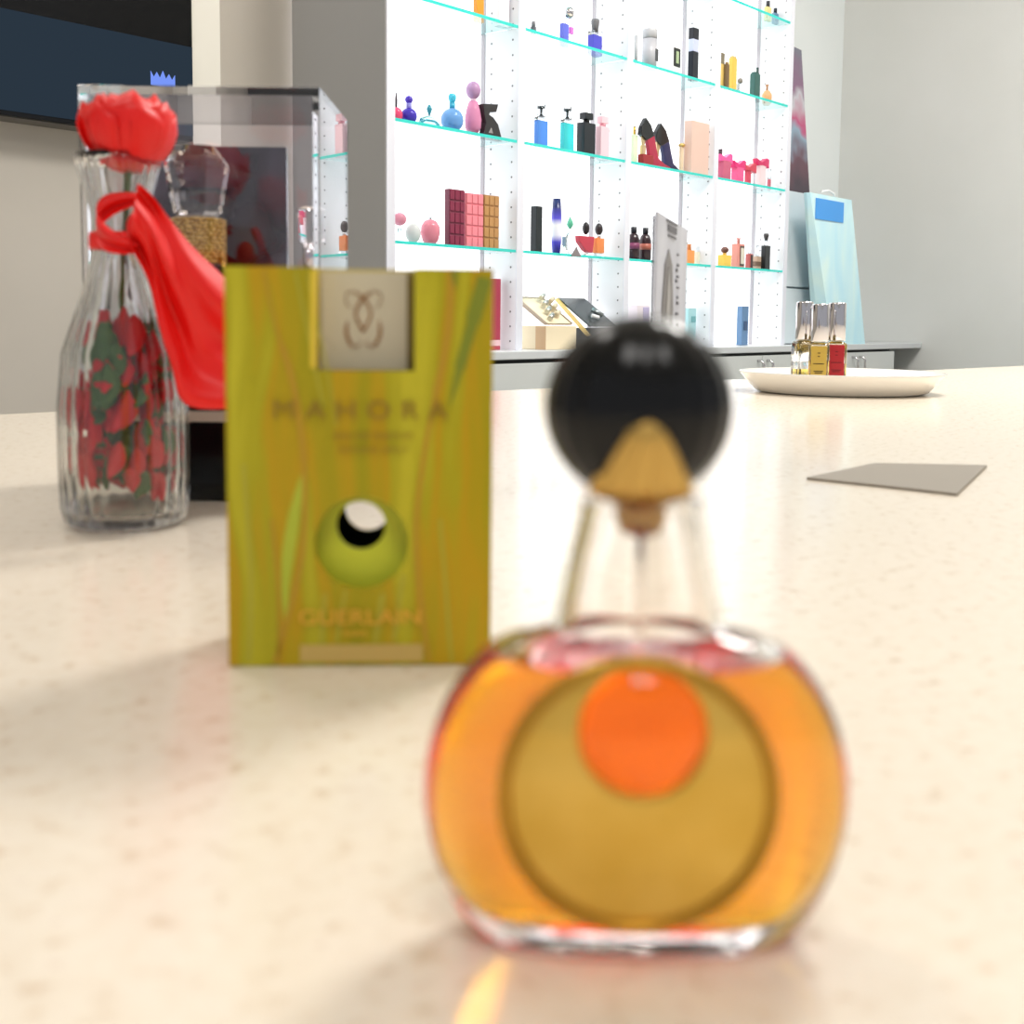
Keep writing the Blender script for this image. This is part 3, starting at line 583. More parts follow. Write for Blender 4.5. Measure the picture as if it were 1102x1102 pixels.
def interp(tab, z, i):
    t = sorted(tab)
    for a, b_ in zip(t, t[1:]):
        if a[0] <= z <= b_[0]: f = (z - a[0]) / max(1e-9, b_[0] - a[0]); return a[i] + (b_[i] - a[i]) * f
    return t[0][i] if z < t[0][0] else t[-1][i]
def dense(tab, n=4):
    t = sorted(tab); P_ = []
    for i in range(len(t) - 1):
        p0 = t[max(i - 1, 0)]; p1 = t[i]; p2 = t[i + 1]; p3 = t[min(i + 2, len(t) - 1)]
        for j in range(n):
            f = j / n
            z = p1[0] + (p2[0] - p1[0]) * f; row = [z]
            for c in range(1, 4):
                def sl(a, b_): return (b_[c] - a[c]) / max(1e-9, b_[0] - a[0])
                m1 = sl(p0, p2) if i > 0 else sl(p1, p2); m2 = sl(p1, p3) if i < len(t) - 2 else sl(p1, p2)
                h = p2[0] - p1[0]
                row.append((2 * f**3 - 3 * f**2 + 1) * p1[c] + (f**3 - 2 * f**2 + f) * h * m1 + (-2 * f**3 + 3 * f**2) * p2[c] + (f**3 - f**2) * h * m2)
            P_.append(tuple(row))
    P_.append(tuple(t[-1])); return P_
rows = dense(outer) + dense(inner)[::-1]
MB().superl(rows, seg=96).build('glass_body', P('bottle_glass', (255, 253, 250), 0, 0, 1, 1.5), bt)
liqm = bpy.data.materials.new('amber_perfume'); liqm.use_nodes = True; ns = liqm.node_tree.nodes; ln = liqm.node_tree.links
b = ns['Principled BSDF']; b.inputs['Transmission Weight'].default_value = 1; b.inputs['IOR'].default_value = 1.40; b.inputs['Roughness'].default_value = 0; b.inputs['Base Color'].default_value = (1, 1, 1, 1)
va = ns.new('ShaderNodeVolumeAbsorption'); va.inputs['Color'].default_value = (1, .845, 0, 1); va.inputs['Density'].default_value = 330
ln.new(va.outputs[0], [n for n in ns if n.type == 'OUTPUT_MATERIAL'][0].inputs['Volume'])
lrows = [(z, w + .00012, d + .00012, e) for z, w, d, e in dense(inner) if z <= .0462]
lrows[0] = (lrows[0][0] - .0001, *lrows[0][1:])
MB().superl(lrows, seg=96).build('perfume', liqm, bt, label='amber liquid')
# gold crescent plate conforming to the front
def fy(x, z):
    w = interp(outer, z, 1); d = interp(outer, z, 2); e = interp(outer, z, 3); q = min(.999, abs(x) / w)
    return -d * (1 - q ** e) ** (1 / e)
Yf = Yb - .0138
def loc2(xp, yp): p = at(xp, yp, Yf); return p.x - root.x, p.z - root.z
oc = loc2(688, 863); R0 = 160 / F * Yf; hc = loc2(692.5, 789); R1 = 72 / F * Yf
def grid_plate(fn, nr, na, lift, th):
    m = MB(); vs = []; fs = []
    for side in (0, 1):
        for i in range(nr + 1):
            for j in range(na):
                x, z, l = fn(i / nr, 2 * math.pi * j / na); z = max(.002, z)
                vs.append((x, fy(x, z) - (l + lift if side == 0 else lift - th), z))
    n = (nr + 1) * na
    for i in range(nr):
        for j in range(na):
            k2 = (j + 1) % na; a = (i * na + j, i * na + k2, (i + 1) * na + k2, (i + 1) * na + j)
            fs.append(a); fs.append(tuple(v + n for v in a[::-1]))
    for i in (0, nr):
        for j in range(na):
            k2 = (j + 1) % na; fs.append((i * na + j, i * na + k2, i * na + k2 + n, i * na + j + n))
    return m.add(vs, fs, 0, True)
def cres(f, a):
    x0, z0 = hc[0] + R1 * math.cos(a), hc[1] + R1 * math.sin(a); x1, z1 = oc[0] + R0 * .91 * math.cos(a), oc[1] + R0 * .91 * math.sin(a)
    return x0 + (x1 - x0) * f, z0 + (z1 - z0) * f, .0
def rim(f, a):
    r = R0 * (.91 + .09 * f); l = .0009 * math.sin(f * math.pi * 2) ** 2 * (1 if f < .5 else .6) + .0002
    return oc[0] + r * math.cos(a), oc[1] + r * math.sin(a), l
gplate = noisy('satin_gold_plate', [(.35, (224, 178, 72)), (.65, (238, 194, 92))], nscale=60, detail=3, rough=.36, metal=.6, bump=.15)
pl_ = grid_plate(cres, 16, 96, .0007, .0005).build('gold_plate', gplate, bt, label='satin gold crescent plate')
grid_plate(rim, 14, 96, .0007, .0005).build('plate_rim', P('gold_rim', (206, 164, 70), .3, .8), pl_)
def dome(f, a):
    f = max(f, .004); return hc[0] + R1 * .985 * f * math.cos(a), hc[1] + R1 * .985 * f * math.sin(a), .0030 * math.sqrt(max(0, 1 - f * f)) 
grid_plate(dome, 14, 64, .0003, .0001).build('round_window', P('amber_lens', (255, 200, 120), 0, 0, 1, 1.45), bt, label='bulging amber glass window')
# neck parts
MB().lathe([(.0006, .040), (.0006, .066)], seg=12).build('dip_tube', P('tube_plastic', (255, 250, 248), 0, 0, 1, 1.30), bt)
MB().lathe([(.0006, .0655), (.0032, .0665), (.0041, .069), (.0041, .0718), (.0070, .0719), (.0072, .0728), (.004, .0735)], seg=32).build('spray_collar', P('dull_gold', (170, 134, 70), .35, .9), bt)
cz = (at(688, 439, Yb).z - root.z)
capo = MB().ell(.0148, .0115, .0146, (0, 0, 0), seg=120, rn=40, fl=(20, .012)).build('ball_cap', blackp, bt, loc=(at(688, 439, Yb).x - root.x, 0, cz), label='black fluted ball cap')
# pleated gold fan in the front of the cap
m = MB(); R = []
zb0 = .0732 - cz; za = at(688, 447, Yb).z - root.z - cz
for i in range(9):
    f = i / 8; z = zb0 + (za - zb0) * f; r = .0072 * (1 - f) ** .62 + .0006; yc = -.0044 - .0076 * f
    ring = []
    for j in range(72):
        a = 2 * math.pi * j / 72; q = r * (1 + .09 * math.cos(14 * a)); ring.append((q * math.cos(a), yc + q * .8 * math.sin(a), z))
    R.append(ring)
m.rings(R).build('gold_fan', P('fan_gold', (206, 168, 92), .3, .8), capo, label='pleated gold cone on the cap front')
# ------------------------------------------------------------------ yellow box
A = ground(246.5, 718); B = ground(527.5, 716)
ax = (B - A); BW = ax.length; ang = math.atan2(ax.y, ax.x)
mid = (A + B) / 2
BD = .040
def on_face(xp, yp, dep=0.0):    # local x,z on the front face (depth dep behind it)
    nrm = Vector((-math.sin(ang), math.cos(ang), 0)); r = ray(xp, yp)
    k = ((A + nrm * dep) - CAM).dot(nrm) / r.dot(nrm); p = CAM + r * k
    return (p - mid).dot(Vector((math.cos(ang), math.sin(ang), 0))), p.z - ZC
BH = on_face(247, 285.5)[1]; BH2 = on_face(529, 293)[1]; BH = (BH + BH2) / 2
bx = thing('perfume_carton', 'yellow-green perfume box with a round hole, standing behind the amber bottle', 'box', (mid.x, mid.y, ZC + .0003), ang)
# print material
pm = P('yellow_streak_print', (170, 150, 30), .4, spec=.3); ns, ln, b = nodes(pm)
tc = ns.new('ShaderNodeTexCoord'); mp = ns.new('ShaderNodeMapping'); mp.inputs['Scale'].default_value = (60, 20, 3.5)
wv = ns.new('ShaderNodeTexNoise'); wv.inputs['Scale'].default_value = 14; mx = ns.new('ShaderNodeMix'); mx.data_type = 'VECTOR'; mx.inputs[0].default_value = .012
n1 = ns.new('ShaderNodeTexNoise'); n1.inputs['Scale'].default_value = 1.6; n1.inputs['Detail'].default_value = 4; n1.inputs['Distortion'].default_value = .35
ln.new(tc.outputs['Object'], wv.inputs['Vector']); ln.new(tc.outputs['Object'], mx.inputs[4]); ln.new(wv.outputs['Color'], mx.inputs[5]); ln.new(mx.outputs[1], mp.inputs['Vector']); ln.new(mp.outputs['Vector'], n1.inputs['Vector'])
rp = ramp(ns, [(.30, (160, 156, 18)), (.44, (180, 160, 20)), (.52, (196, 158, 20)), (.58, (178, 168, 26)), (.70, (200, 190, 44))])
ln.new(n1.outputs['Fac'], rp.inputs['Fac']); ln.new(rp.outputs['Color'], b.inputs['Base Color'])
hcx, hcz = on_face(389, 585); hr = 51 / F * (A.y + .0)
nx0 = on_face(340, 400)[0]; nx1 = on_face(446, 400)[0]; nz = on_face(390, 400)[1]
TH = .0009
# front panel with a round hole and a notch: built as columns of quads round the hole
def panel_with_hole(y0, y1, x0, x1, z0, z1, cx, cz_, r, seg=64, notch=None):
    bm = bmesh.new()
    outl = [(x0, z0), (x1, z0), (x1, z1)]
    if notch: outl += [(notch[1], z1), (notch[1], notch[2]), (notch[0], notch[2]), (notch[0], z1)]
    outl += [(x0, z1)]
    ov = [bm.verts.new((x, y0, z)) for x, z in outl]; iv = [bm.verts.new((cx + r * math.cos(2 * math.pi * j / seg), y0, cz_ + r * math.sin(2 * math.pi * j / seg))) for j in range(seg)]
    es = [bm.edges.new((ov[i], ov[(i + 1) % len(ov)])) for i in range(len(ov))] + [bm.edges.new((iv[i], iv[(i + 1) % seg])) for i in range(seg)]
    bmesh.ops.triangle_fill(bm, use_beauty=True, use_dissolve=False, edges=es)
    g = bmesh.ops.extrude_face_region(bm, geom=list(bm.faces))
    bmesh.ops.translate(bm, vec=(0, y1 - y0, 0), verts=[v for v in g['geom'] if isinstance(v, bmesh.types.BMVert)])
    bmesh.ops.recalc_face_normals(bm, faces=bm.faces); return bm
def bmobj(name, bm, mat, parent, label=None):
    me = bpy.data.meshes.new(name); bm.to_mesh(me); bm.free(); me.materials.append(mat)
    o = bpy.data.objects.new(name, me); COL.objects.link(o); o.parent = parent
    if label: o['label'] = label
    return o
hwx = BW / 2
bmobj('front_panel', panel_with_hole(0, TH, -hwx, hwx, 0, BH, hcx, hcz, hr, notch=(nx0, nx1, nz)), pm, bx)
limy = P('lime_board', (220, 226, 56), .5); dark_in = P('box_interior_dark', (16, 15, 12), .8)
m = MB(); m.box(-hwx, -hwx + TH, TH, BD - TH, 0, BH); m.box(hwx - TH, hwx, TH, BD - TH, 0, BH); m.box(-hwx, hwx, TH, BD - TH, 0, TH)
m.build('side_panels', pm, bx)
m = MB(); m.box(-hwx, nx0 - .0015, TH, BD, BH - TH, BH); m.box(nx1 + .0015, hwx, TH, BD, BH - TH, BH); m.box(nx0 - .0015, nx1 + .0015, .0102, BD, BH - TH, BH)
m.build('top_panel', P('gold_lid_edge', (206, 186, 90), .4), bx)
# recessed lime liner behind the round opening
LD = .0075; ihx, ihz = on_face(388.5, 566.5, LD); ihr = 26.5 / F * (A.y + LD)
bmobj('inner_liner', panel_with_hole(LD, LD + TH, -hwx + TH, hwx - TH, TH, nz - .002, ihx, ihz, ihr), limy, bx, 'lime green inner panel with a smaller hole')
bmobj('back_panel', panel_with_hole(BD - TH, BD, -hwx, hwx, 0, BH, ihx, ihz, ihr), pm, bx)
# dark tunnel lining between liner and back
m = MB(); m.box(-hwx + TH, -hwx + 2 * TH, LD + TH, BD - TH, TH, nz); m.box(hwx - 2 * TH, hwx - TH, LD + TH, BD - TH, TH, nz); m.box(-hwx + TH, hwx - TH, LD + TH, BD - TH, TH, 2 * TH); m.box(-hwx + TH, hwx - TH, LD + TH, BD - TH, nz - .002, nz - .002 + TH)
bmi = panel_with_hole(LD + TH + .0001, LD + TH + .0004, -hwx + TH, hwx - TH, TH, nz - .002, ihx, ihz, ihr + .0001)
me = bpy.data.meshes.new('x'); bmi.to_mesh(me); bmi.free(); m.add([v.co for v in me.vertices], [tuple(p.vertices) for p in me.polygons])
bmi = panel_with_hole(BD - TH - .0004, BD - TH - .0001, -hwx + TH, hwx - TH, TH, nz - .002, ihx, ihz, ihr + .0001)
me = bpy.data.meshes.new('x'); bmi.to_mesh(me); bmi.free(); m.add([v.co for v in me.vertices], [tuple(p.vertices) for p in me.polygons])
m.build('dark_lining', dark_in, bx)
# cream insert in the notch
ins = MB().box(nx0 + .0003, nx1 - .0003, .0100, .0110, nz - .001, BH - .0008).build('cream_insert', P('cream_card', (214, 204, 176), .6), bx, label='cream inset with a gold monogram')
m = MB(); m.box(nx0 - .0012, nx0, TH, .0100, nz, BH); m.build('notch_side', P('lit_cheek_card', (236, 206, 60), .4), bx, label='left cheek of the inset, its lit yellow painted in')  # cheek coloured bright to stand for the light falling on it
m = MB(); m.box(nx1, nx1 + .0012, TH, .0100, nz, BH); m.box(nx0, nx1, TH, .0100, nz - .0012, nz - .0001); m.box(nx1 - .0024, nx1 - .0004, .0090, .0099, nz, BH - .001); m.build('notch_side', P('shaded_cheek_card', (120, 100, 26), .5), bx)  # dark colour stands for shade; narrow strip on the insert paints the shadow gap
def stroke(m, pix, wpx, y, dep, th=.0003):
    k = (A.y + dep) / F; v = []
    P2 = [on_face(px_, py_, dep) for px_, py_ in pix]; n = len(P2)
    for i, (x, z) in enumerate(P2):
        a = P2[max(i - 1, 0)]; b_ = P2[min(i + 1, n - 1)]; d = Vector((b_[0] - a[0], b_[1] - a[1])).normalized(); w = (wpx[i] if isinstance(wpx, list) else wpx) * k / 2
        v += [(x - d.y * w, y, z + d.x * w), (x + d.y * w, y, z - d.x * w), (x - d.y * w, y + th, z + d.x * w), (x + d.y * w, y + th, z - d.x * w)]
    fs = []
    for i in range(n - 1):
        o = 4 * i; fs += [(o, o + 1, o + 5, o + 4), (o + 2, o + 6, o + 7, o + 3), (o, o + 4, o + 6, o + 2), (o + 1, o + 3, o + 7, o + 5)]
    fs += [(0, 2, 3, 1), (4 * n - 4, 4 * n - 3, 4 * n - 1, 4 * n - 2)]
    m.add(v, fs)
def curve(pts, n=8):
    out = []; p = [Vector(q) for q in pts]
    for i in range(len(p) - 1):
        a, b_, c, d = p[max(i - 1, 0)], p[i], p[i + 1], p[min(i + 2, len(p) - 1)]
        for j in range(n):
            t = j / n; out.append(tuple(.5 * ((2 * b_) + (c - a) * t + (2 * a - 5 * b_ + 4 * c - d) * t * t + (3 * b_ - 3 * c + d - a) * t ** 3)))
    out.append(tuple(p[-1])); return out
m = MB(); y_ = .0100 - .0004; d_ = .0098
for sg in (-1, 1):
    c0_ = 391
    stroke(m, curve([(c0_ + sg * 7, 316), (c0_ - sg * 4, 327), (c0_ - sg * 8, 340), (c0_ - sg * 2, 354), (c0_ + sg * 1, 358)]), 2.6, y_ - .0001 * sg, d_)
    stroke(m, curve([(c0_ + sg * 17, 346), (c0_ + sg * 18, 360), (c0_ + sg * 12, 373), (c0_ + sg * 5, 373), (c0_ + sg * 4, 368)]), [1.4] * 4 + [3.4] * 12 + [1.2] * 17, y_, d_)
    stroke(m, curve([(c0_ + sg * 8, 315), (c0_ + sg * 17, 316), (c0_ + sg * 19, 325), (c0_ + sg * 14, 332)]), .9, y_, d_)
m.build('monogram', P('monogram_gold', (150, 100, 44), .4, .2), ins, label='gold double monogram')
orn = P('orange_print', (192, 150, 32), .4); lime = P('lime_print', (184, 194, 52), .45); grn = P('green_print', (132, 142, 34), .45); pal = P('pale_lime_print', (182, 174, 46), .45)
m = MB(); stroke(m, [(337, 291), (337, 397)], 6, -.0003, 0); m.build('lit_cheek_strip', bpy.data.materials['lit_cheek_card'], bx, label='strip left of the inset, painted as its lit cheek')  # paints the lit cheek as a strip on the front face
m = MB(); stroke(m, curve([(284, 292), (296, 350), (312, 400), (322, 450), (328, 520), (325, 600), (308, 672), (296, 714)]), [3] * 12 + [6] * 18 + [5] * 27, -.0003, 0)
stroke(m, curve([(486, 294), (482, 360), (468, 430), (455, 500), (448, 570), (452, 640), (462, 713)]), [7] * 16 + [5] * 33, -.0003, 0)
stroke(m, curve([(292, 560), (300, 640), (300, 713)]), 3, -.0003, 0)
m.build('orange_streaks', orn, bx, label='orange printed streaks')
m = MB(); stroke(m, curve([(327, 508), (316, 560), (308, 620), (307, 672)]), [.5, 3, 5, 7, 9, 10, 11, 12, 13, 13, 14, 14, 14, 14, 13, 12, 11, 10, 9, 8, 7, 5, 3, 2, .5], -.0002, 0); m.build('lime_leaf_print', lime, bx, label='lime leaf shape')
m = MB(); stroke(m, curve([(522, 300), (508, 350), (494, 400), (484, 440)]), [16] * 8 + [12] * 8 + [8, 7, 6, 5, 4, 3, 2, 1, .5], -.00025, 0)
stroke(m, [(489, 293), (490, 312)], [8, .5], -.0006, 0); m.build('green_wedge_print', grn, bx, label='green printed wedge')
m = MB()
for pts_, w_ in (([(318, 294), (336, 380), (348, 440)], 3), ([(350, 640), (344, 713)], 5), ([(412, 640), (404, 692)], 6), ([(372, 636), (362, 692)], 4), ([(434, 620), (424, 690)], 5), ([(474, 560), (480, 640), (486, 713)], 4), ([(262, 500), (270, 620), (268, 713)], 5), ([(330, 296), (352, 400), (362, 460)], 2)):
    stroke(m, curve(pts_), w_, -.00022, 0)
m.build('pale_streaks', pal, bx)
tg = P('gold_letter_ink', (156, 126, 34), .4); tgo = P('orange_letter_ink', (244, 186, 60), .4)
kf = A.y / F
def face_text(s, px_, py_, hpx, wpx, name, mat):
    x, z = on_face(px_, py_); o = text_mesh(s, hpx * kf * 1.38, .0001, name, mat, bx, (x, -.0010, z), label='lettering reading ' + s)
    w = o.dimensions.x
    bb = [v.co.x for v in o.data.vertices]; w = max(bb) - min(bb); o.scale = (wpx * kf / w, 1, 1)
face_text('M A H O R A', 388, 443, 20, 188, 'brand_lettering', tg)
face_text('EAU DE PARFUM', 402, 470, 7, 84, 'small_lettering', tg)
face_text('NATURAL SPRAY', 402, 485, 6, 76, 'small_lettering', tg)
face_text('GUERLAIN', 388, 665, 17, 132, 'brand_lettering', tgo)
face_text('PARIS', 382, 682, 6, 26, 'small_lettering', tgo)
a_ = on_face(323, 695); c__ = on_face(455, 714)
MB().box(a_[0], c__[0], -.0004, -.00005, .0012, a_[1]).build('beige_label', P('beige_label', (206, 176, 98), .5), bx, label='beige strip along the foot')
# ------------------------------------------------------------------ plinth, acrylic case, decanter
g = ground(224, 540); Yc = g.y
zp = at(224, 455, Yc).z - ZC
xr = at(345, 344, Yc).x; xl = at(90, 344, Yc).x; cxm = (xl + xr) / 2; cw = (xr - xl) / 2
z_top = at(345, 95, Yc).z - ZC; Yk = Yc * (at(345, 95, 1).z - CAM.z) / (at(374, 131, 1).z - CAM.z); cd_ = Yk - Yc
print('case', Yc, Yk, zp, z_top, xr, at(374, 131, Yk).x)
pln = MB().box(-cw, cw, 0, cd_, 0, zp).build('display_plinth', black, loc=(cxm, Yc, ZC + .0003), bevel=.001)
tag(pln, 'black display plinth under the acrylic case, left of the yellow box', 'plinth')
cs = thing('acrylic_case', 'clear acrylic display case on the black plinth over a crystal decanter', 'display case', (cxm, Yc, ZC + zp + .0006))
T = .004; h = z_top - zp
m = MB(); m.box(-cw, cw, 0, cd_, .006, h); m.box(-cw + T, cw - T, T, cd_ - T, .0061, h - T)
# join as a shell: inner box flipped so the glass has true thickness
o = m.build('case_shell', acryl, cs)
bm = bmesh.new(); bm.from_mesh(o.data); bm.faces.ensure_lookup_table()
bmesh.ops.reverse_faces(bm, faces=bm.faces[6:12]); bm.to_mesh(o.data); bm.free()
MB().box(-cw - .001, cw + .001, -.001, cd_ + .001, 0, .0055).build('case_base', P('frosted_acrylic', (190, 172, 158), .3, 0, .2), cs)
zf = ZC + zp + .0066
# dark panel in the case
Yd = Yc + cd_ - .02; dxr = at(310, 344, Yd).x; dzt = at(250, 158, Yd).z
dp = noisy('hazy_panel_tones', [(.40, (60, 20, 26)), (.5, (38, 30, 40)), (.6, (74, 68, 82))], nscale=16, detail=2, rough=.12, coat=.5)  # violet-grey patches over the maroon paint in the acrylic's haze
dpo = MB().box(-(dxr - xl - .012) / 2, (dxr - xl - .012) / 2, 0, .005, 0, dzt - zf).build('dark_panel', dp, loc=((dxr + xl + .012) / 2, Yd, zf), bevel=.0005)
tag(dpo, 'glossy dark maroon panel standing at the back inside the acrylic case', 'panel')
# decanter
Yq = Yc + .045; kq = Yq / F; dq = at(215, 344, Yq)
dec = thing('crystal_decanter', 'crystal decanter with a faceted stopper and gold cord round its neck', 'decanter', (dq.x, Yq, zf))
def zq(y): return at(215, y, Yq).z - zf
m = MB(); 
st = [(zq(233), 18 * kq), (zq(229), 24 * kq), (zq(181), 32 * kq), (zq(176), 31 * kq), (zq(158), 18 * kq)]
R = []
for z, r_ in st: R.append([(r_ * x_, r_ * y_, z) for x_, y_ in ((-.52, -.8), (.52, -.8), (1, -.3), (1, .3), (.52, .8), (-.52, .8), (-1, .3), (-1, -.3))])
m.rings(R, smooth=False).build('stopper', crystal, dec)
m = MB(); zz = zq(282)
while zz < zq(237):
    pts_ = [((27 * kq) * math.cos(a * math.pi / 16), (27 * kq) * math.sin(a * math.pi / 16), zz) for a in range(33)]
    R = [[(27 * kq * math.cos(a * math.pi / 24) * (1 + .04 * math.cos(a * 12 * math.pi / 24 + zz * 9e3)) + .0011 * math.cos(b_ * math.pi / 3) * math.cos(a * math.pi / 24), 27 * kq * math.sin(a * math.pi / 24) * (1 + .04 * math.cos(a * 12 * math.pi / 24 + zz * 9e3)) + .0011 * math.cos(b_ * math.pi / 3) * math.sin(a * math.pi / 24), zz + .0011 * math.sin(b_ * math.pi / 3)) for b_ in range(6)] for a in range(48)]
    R.append(R[0]); m.rings(R, cap0=False, cap1=False); zz += .0021
m.build('gold_cord', noisy('gold_cord', [(.4, (140, 98, 32)), (.52, (222, 178, 76)), (.65, (250, 222, 140))], nscale=900, detail=1, rough=.45, metal=.4), dec, label='gold cord wound round the neck')
m = MB(); m.lathe([(22 * kq, zq(286)), (25 * kq, zq(283)), (25 * kq, zq(235)), (22 * kq, zq(233))], seg=32); m.build('neck', P('neck_glass', (226, 210, 190), .1, 0, .6), dec)
m = MB(); m.tube([(26 * kq, -.006, zq(278)), (31 * kq, -.008, zq(288)), (33 * kq, -.008, zq(300)), (30 * kq, -.006, zq(312))], .0012); m.build('cord_end', gold, dec)
hb = zq(288)
m = MB(); m.superl([(0, 36 * kq, 30 * kq, 4), (.002, 39 * kq, 32 * kq, 4), (hb * .72, 42 * kq, 34 * kq, 4), (hb * .9, 36 * kq, 30 * kq, 3), (hb, 22 * kq, 22 * kq, 2)], seg=48)
m.build('decanter_body', P('dark_amber_glass', (120, 50, 24), .03, 0, .7, 1.5), dec)
# second small crystal bottle at the right inside the case
dq2 = at(333, 344, Yq + .01); k2 = (Yq + .01) / F
cb = thing('crystal_bottle', 'small crystal bottle at the right inside the acrylic case', 'perfume bottle', (dq2.x, Yq + .01, zf))
def z2(y): return at(333, y, Yq + .01).z - zf
MB().lathe([(9 * k2, z2(262)), (11 * k2, z2(258)), (12.5 * k2, z2(226)), (6 * k2, z2(223))], seg=8, smooth=False).build('stopper', crystal, cb)
MB().lathe([(6 * k2, z2(292)), (6 * k2, z2(262))], seg=20).build('neck', chrome, cb)
MB().superl([(0, 11 * k2, 9 * k2, 4), (z2(300), 11 * k2, 9 * k2, 4), (z2(292), 7 * k2, 7 * k2, 3)], seg=32).build('bottle_body', crystal, cb)
# ------------------------------------------------------------------ vase, ribbon, rose
Yv = .57; vx = at(139, 344, Yv).x; kv = Yv / F
g2 = ground(150, 577); 
vs_ = thing('ribbed_vase', 'ribbed clear glass vase at the left edge, filled with red and green', 'vase', (vx, g2.y + .0285, ZC + .0003))
def zv(y): return at(160, y, Yv).z - ZC
pr_o = [(.022, 0), (.0275, .003), (.0292, .010), (.0295, .03), (.0295, zv(440)), (.027, zv(380)), (.018, zv(320)), (.0115, zv(270)), (.013, zv(230)), (.0185, zv(185)), (.020, zv(172))]
m = MB(); inn = [(r - .0020, z) for r, z in pr_o[2:]][::-1]; inn[-1] = (.0265, .009); inn.append((.02, .006))
m.lathe(pr_o + inn, seg=96, fl=(24, .018)); m.build('glass_wall', P('vase_glass', (250, 252, 250), .0, 0, 1, 1.45), vs_)
random.seed(11)
def leafm(m, c, d, L, w, mi=0):
    d = Vector(d).normalized(); sd = d.cross(Vector((0, 1, 0))).normalized(); n = 6; v = []
    for i in range(n + 1):
        f = i / n; ww = w * math.sin(math.pi * min(.98, f * .9 + .06)); p = Vector(c) + d * L * f + Vector((0, .004 * math.sin(f * 3), 0)); v += [p - sd * ww, p + Vector((0, -.0012, 0)), p + sd * ww]
    fs = []
    for i in range(n):
        for j in (0, 1): fs.append((3 * i + j, 3 * i + j + 1, 3 * i + j + 4, 3 * i + j + 3))
    m.add(v, fs, mi, True)
m = MB()
for i in range(150):
    a = random.uniform(0, 6.28); rr = random.uniform(.008, .0200); z = random.uniform(.009, .084)
    leafm(m, (rr * math.cos(a), rr * math.sin(a), z), (random.uniform(-.3, .3), random.uniform(-.2, .2), 1), random.uniform(.012, .022), random.uniform(.003, .006), 0 if random.random() < .55 else 1)
fl_ = m.build('leaf_and_petal_filling', [P('red_petal', (206, 28, 36), .5), P('green_leaf', (74, 104, 56), .5)], loc=vs_.location + Vector((0, 0, .0005)), kind='stuff', solid=.0006)
fl_['label'] = 'red petals and green leaves packed inside the ribbed vase'; fl_['category'] = 'petals'
rc = at(160, 143, Yv); rs = thing('artificial_rose', 'bright red rose standing in the ribbed vase', 'flower', (vx, vs_.location.y, ZC + .06))
rl = Vector((rc.x - vx - .0055, -.002, rc.z - ZC - .06))
redf = P('red_satin', (240, 24, 20), .45)
m = MB()
for ring, (n, R_, e0_, e1_, fl_r) in enumerate(((3, .010, -1.2, 1.35, 0), (4, .0145, -1.3, 1.15, .0), (5, .0175, -1.35, .85, .05), (6, .0195, -1.4, .45, .12))):
    for i in range(n):
        a = 2 * math.pi * i / n + ring * .6; v = []; nu, nv = 8, 8
        for iu in range(nu + 1):
            for iv_ in range(nv + 1):
                u_ = iu / nu - .5; w_ = iv_ / nv; el = e0_ + (e1_ - e0_) * w_ - .42 * (2 * u_) ** 2 * w_
                aa = a + u_ * (2.3 - .15 * ring); rad = R_ * (1 + fl_r * w_ ** 3 + .05 * math.sin(u_ * 11 + i * 2.1) * w_ + .05 * u_)
                v.append(rl + Vector((rad * math.cos(el) * math.cos(aa), rad * math.cos(el) * math.sin(aa), rad * math.sin(el) * 1.02 + .0010 * math.sin(u_ * 19 + 2 * i) * w_ * w_)))
        fs = [(iu * (nv + 1) + j, (iu + 1) * (nv + 1) + j, (iu + 1) * (nv + 1) + j + 1, iu * (nv + 1) + j + 1) for iu in range(nu) for j in range(nv)]
        m.add(v, fs, 0, True)
m.build('petals', redf, rs, solid=.0007)
MB().tube([(0, 0, .004), (0.0, 0, .05), rl * .8, rl - Vector((0, 0, .006))], .0014).build('stem', P('green_stem', (60, 96, 44), .5), rs)
# ribbon: knot and broad tail
rb = thing('red_ribbon', 'broad red satin ribbon tied round the vase neck, its tail reaching the yellow box', 'ribbon', (vx, vs_.location.y, ZC + zv(262)))
up_ = curve([(148, 196), (164, 210), (182, 234), (207, 264), (240, 296), (265, 322)], 5); lo_ = curve([(138, 262), (160, 304), (170, 348), (184, 394), (200, 437), (262, 440)], 5)
m = MB(); nU = len(up_); v = []
for i in range(nU):
    f = i / (nU - 1)
    for j in range(11):
        g_ = j / 10; xx = up_[i][0] + (lo_[i][0] - up_[i][0]) * g_; yy = up_[i][1] + (lo_[i][1] - up_[i][1]) * g_
        dpt = .514 + .035 * f + .007 * math.sin(g_ * 9 + f * 3.5) * (1 - .3 * f) + .004 * math.sin(g_ * 17 - f * 6)
        v.append(at(xx, yy, dpt) - rb.location)
m.add(v, [(i * 11 + j, (i + 1) * 11 + j, (i + 1) * 11 + j + 1, i * 11 + j + 1) for i in range(nU - 1) for j in range(10)], 0, True)
m.build('tail', redf, rb, solid=.0005, sub=1)
m = MB(); v = []
for i in range(13):
    a = i / 12 * math.pi * 1.0
    for j in range(7):
        g_ = j / 6 - .5; px_ = 150 - 52 * math.sin(a) * .9; py_ = 246 - 26 * math.cos(a) - 6 + g_ * 34 * (.35 + .65 * math.sin(a)) 
        v.append(at(px_, py_, .533 + .012 * math.cos(a) + .003 * math.sin(g_ * 9)) - rb.location)
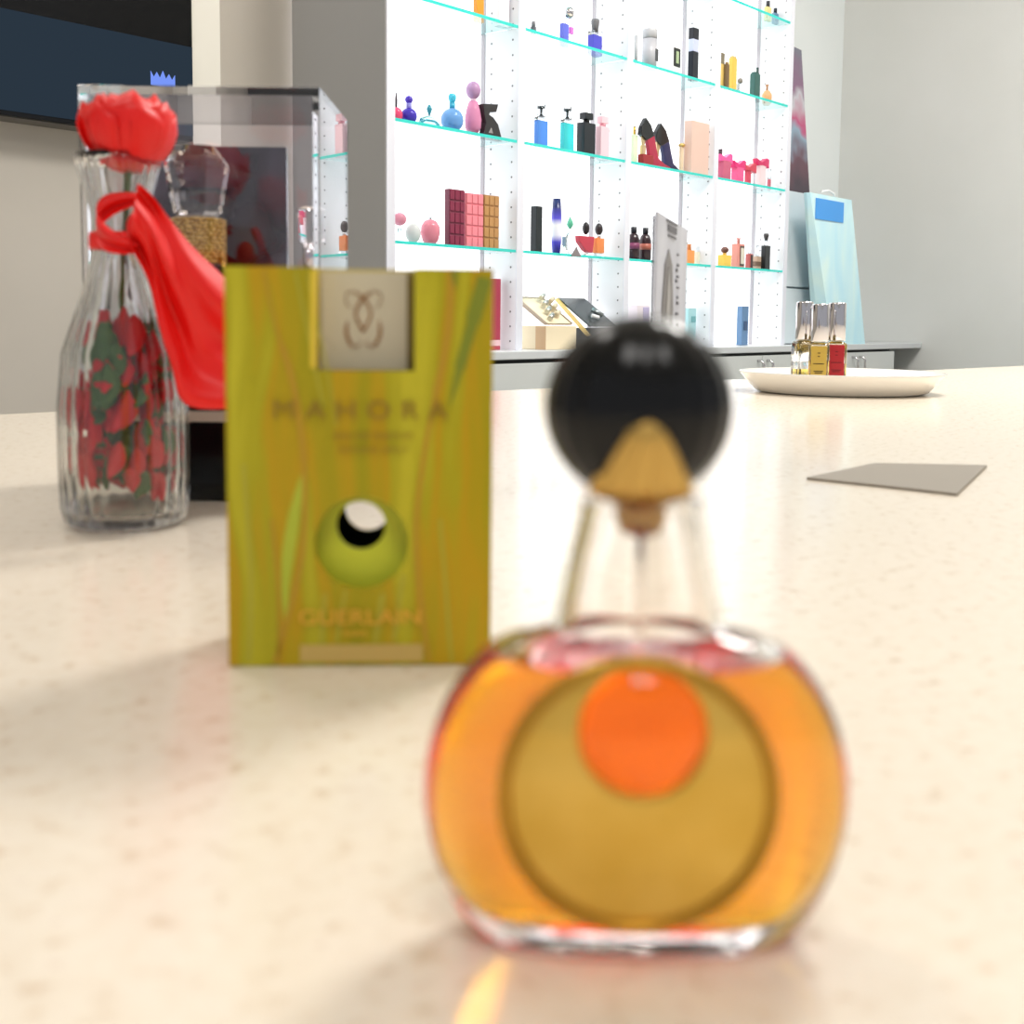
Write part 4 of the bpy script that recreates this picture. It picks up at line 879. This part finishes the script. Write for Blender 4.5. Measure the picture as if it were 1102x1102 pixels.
m.add(v, [(i * 7 + j, (i + 1) * 7 + j, (i + 1) * 7 + j + 1, i * 7 + j + 1) for i in range(12) for j in range(6)], 0, True)
m.build('loop', redf, rb, solid=.0006, sub=1)
kp = at(150, 246, .53) - rb.location
MB().ell(.0055, .005, .008, kp, seg=16, rn=10, fl=(6, .08)).build('knot', redf, rb)
MB().lathe([(.0132, -.004), (.0138, -.002), (.0138, .002), (.0132, .004)], seg=32, cap0=False, cap1=False).build('band', redf, rb, solid=.0005)
# ------------------------------------------------------------------ lights
def area(name, loc, rot, sx_, sy_, e, c=(255, 255, 255)):
    l = bpy.data.lights.new(name, 'AREA'); l.shape = 'RECTANGLE'; l.size = sx_; l.size_y = sy_; l.energy = e; l.color = lin(c)[:3]
    o = bpy.data.objects.new(name, l); COL.objects.link(o); o.location = loc; o.rotation_euler = rot; return o
area('unseen_ceiling_lamp', (1.0, 1.9, H - .06), (0, 0, 0), .6, .6, 42, (255, 252, 246))
area('unseen_ceiling_lamp', (2.0, 2.6, H - .06), (0, 0, 0), .5, .5, 13, (250, 252, 255))  # unseen lamp, added to brighten the right wall and the bag
area('unseen_ceiling_lamp', (-.75, 1.2, H - .06), (0, 0, 0), .5, .5, 8, (255, 250, 244))  # unseen lamp, added as weak fill over the left side
area('unseen_ceiling_lamp', (.2, -.9, H - .06), (0, 0, 0), .8, .8, 15, (255, 252, 248))  # unseen lamp, added as weaker fill above the camera
w = bpy.data.worlds.new('world'); SC.world = w; w.use_nodes = True
w.node_tree.nodes['Background'].inputs[0].default_value = lin((240, 242, 248)); w.node_tree.nodes['Background'].inputs[1].default_value = .5
SC.view_settings.view_transform = 'Standard'; SC.view_settings.look = 'None'; SC.view_settings.gamma = 1; SC.view_settings.use_curve_mapping = False
SC.view_settings.exposure = .05
cy = SC.cycles
cy.max_bounces = 24; cy.transmission_bounces = 20; cy.glossy_bounces = 6; cy.diffuse_bounces = 4; cy.transparent_max_bounces = 12; cy.volume_bounces = 0
cy.use_denoising = True; cy.denoiser = 'OPENIMAGEDENOISE'; cy.sample_clamp_indirect = 8; cy.blur_glossy = .3
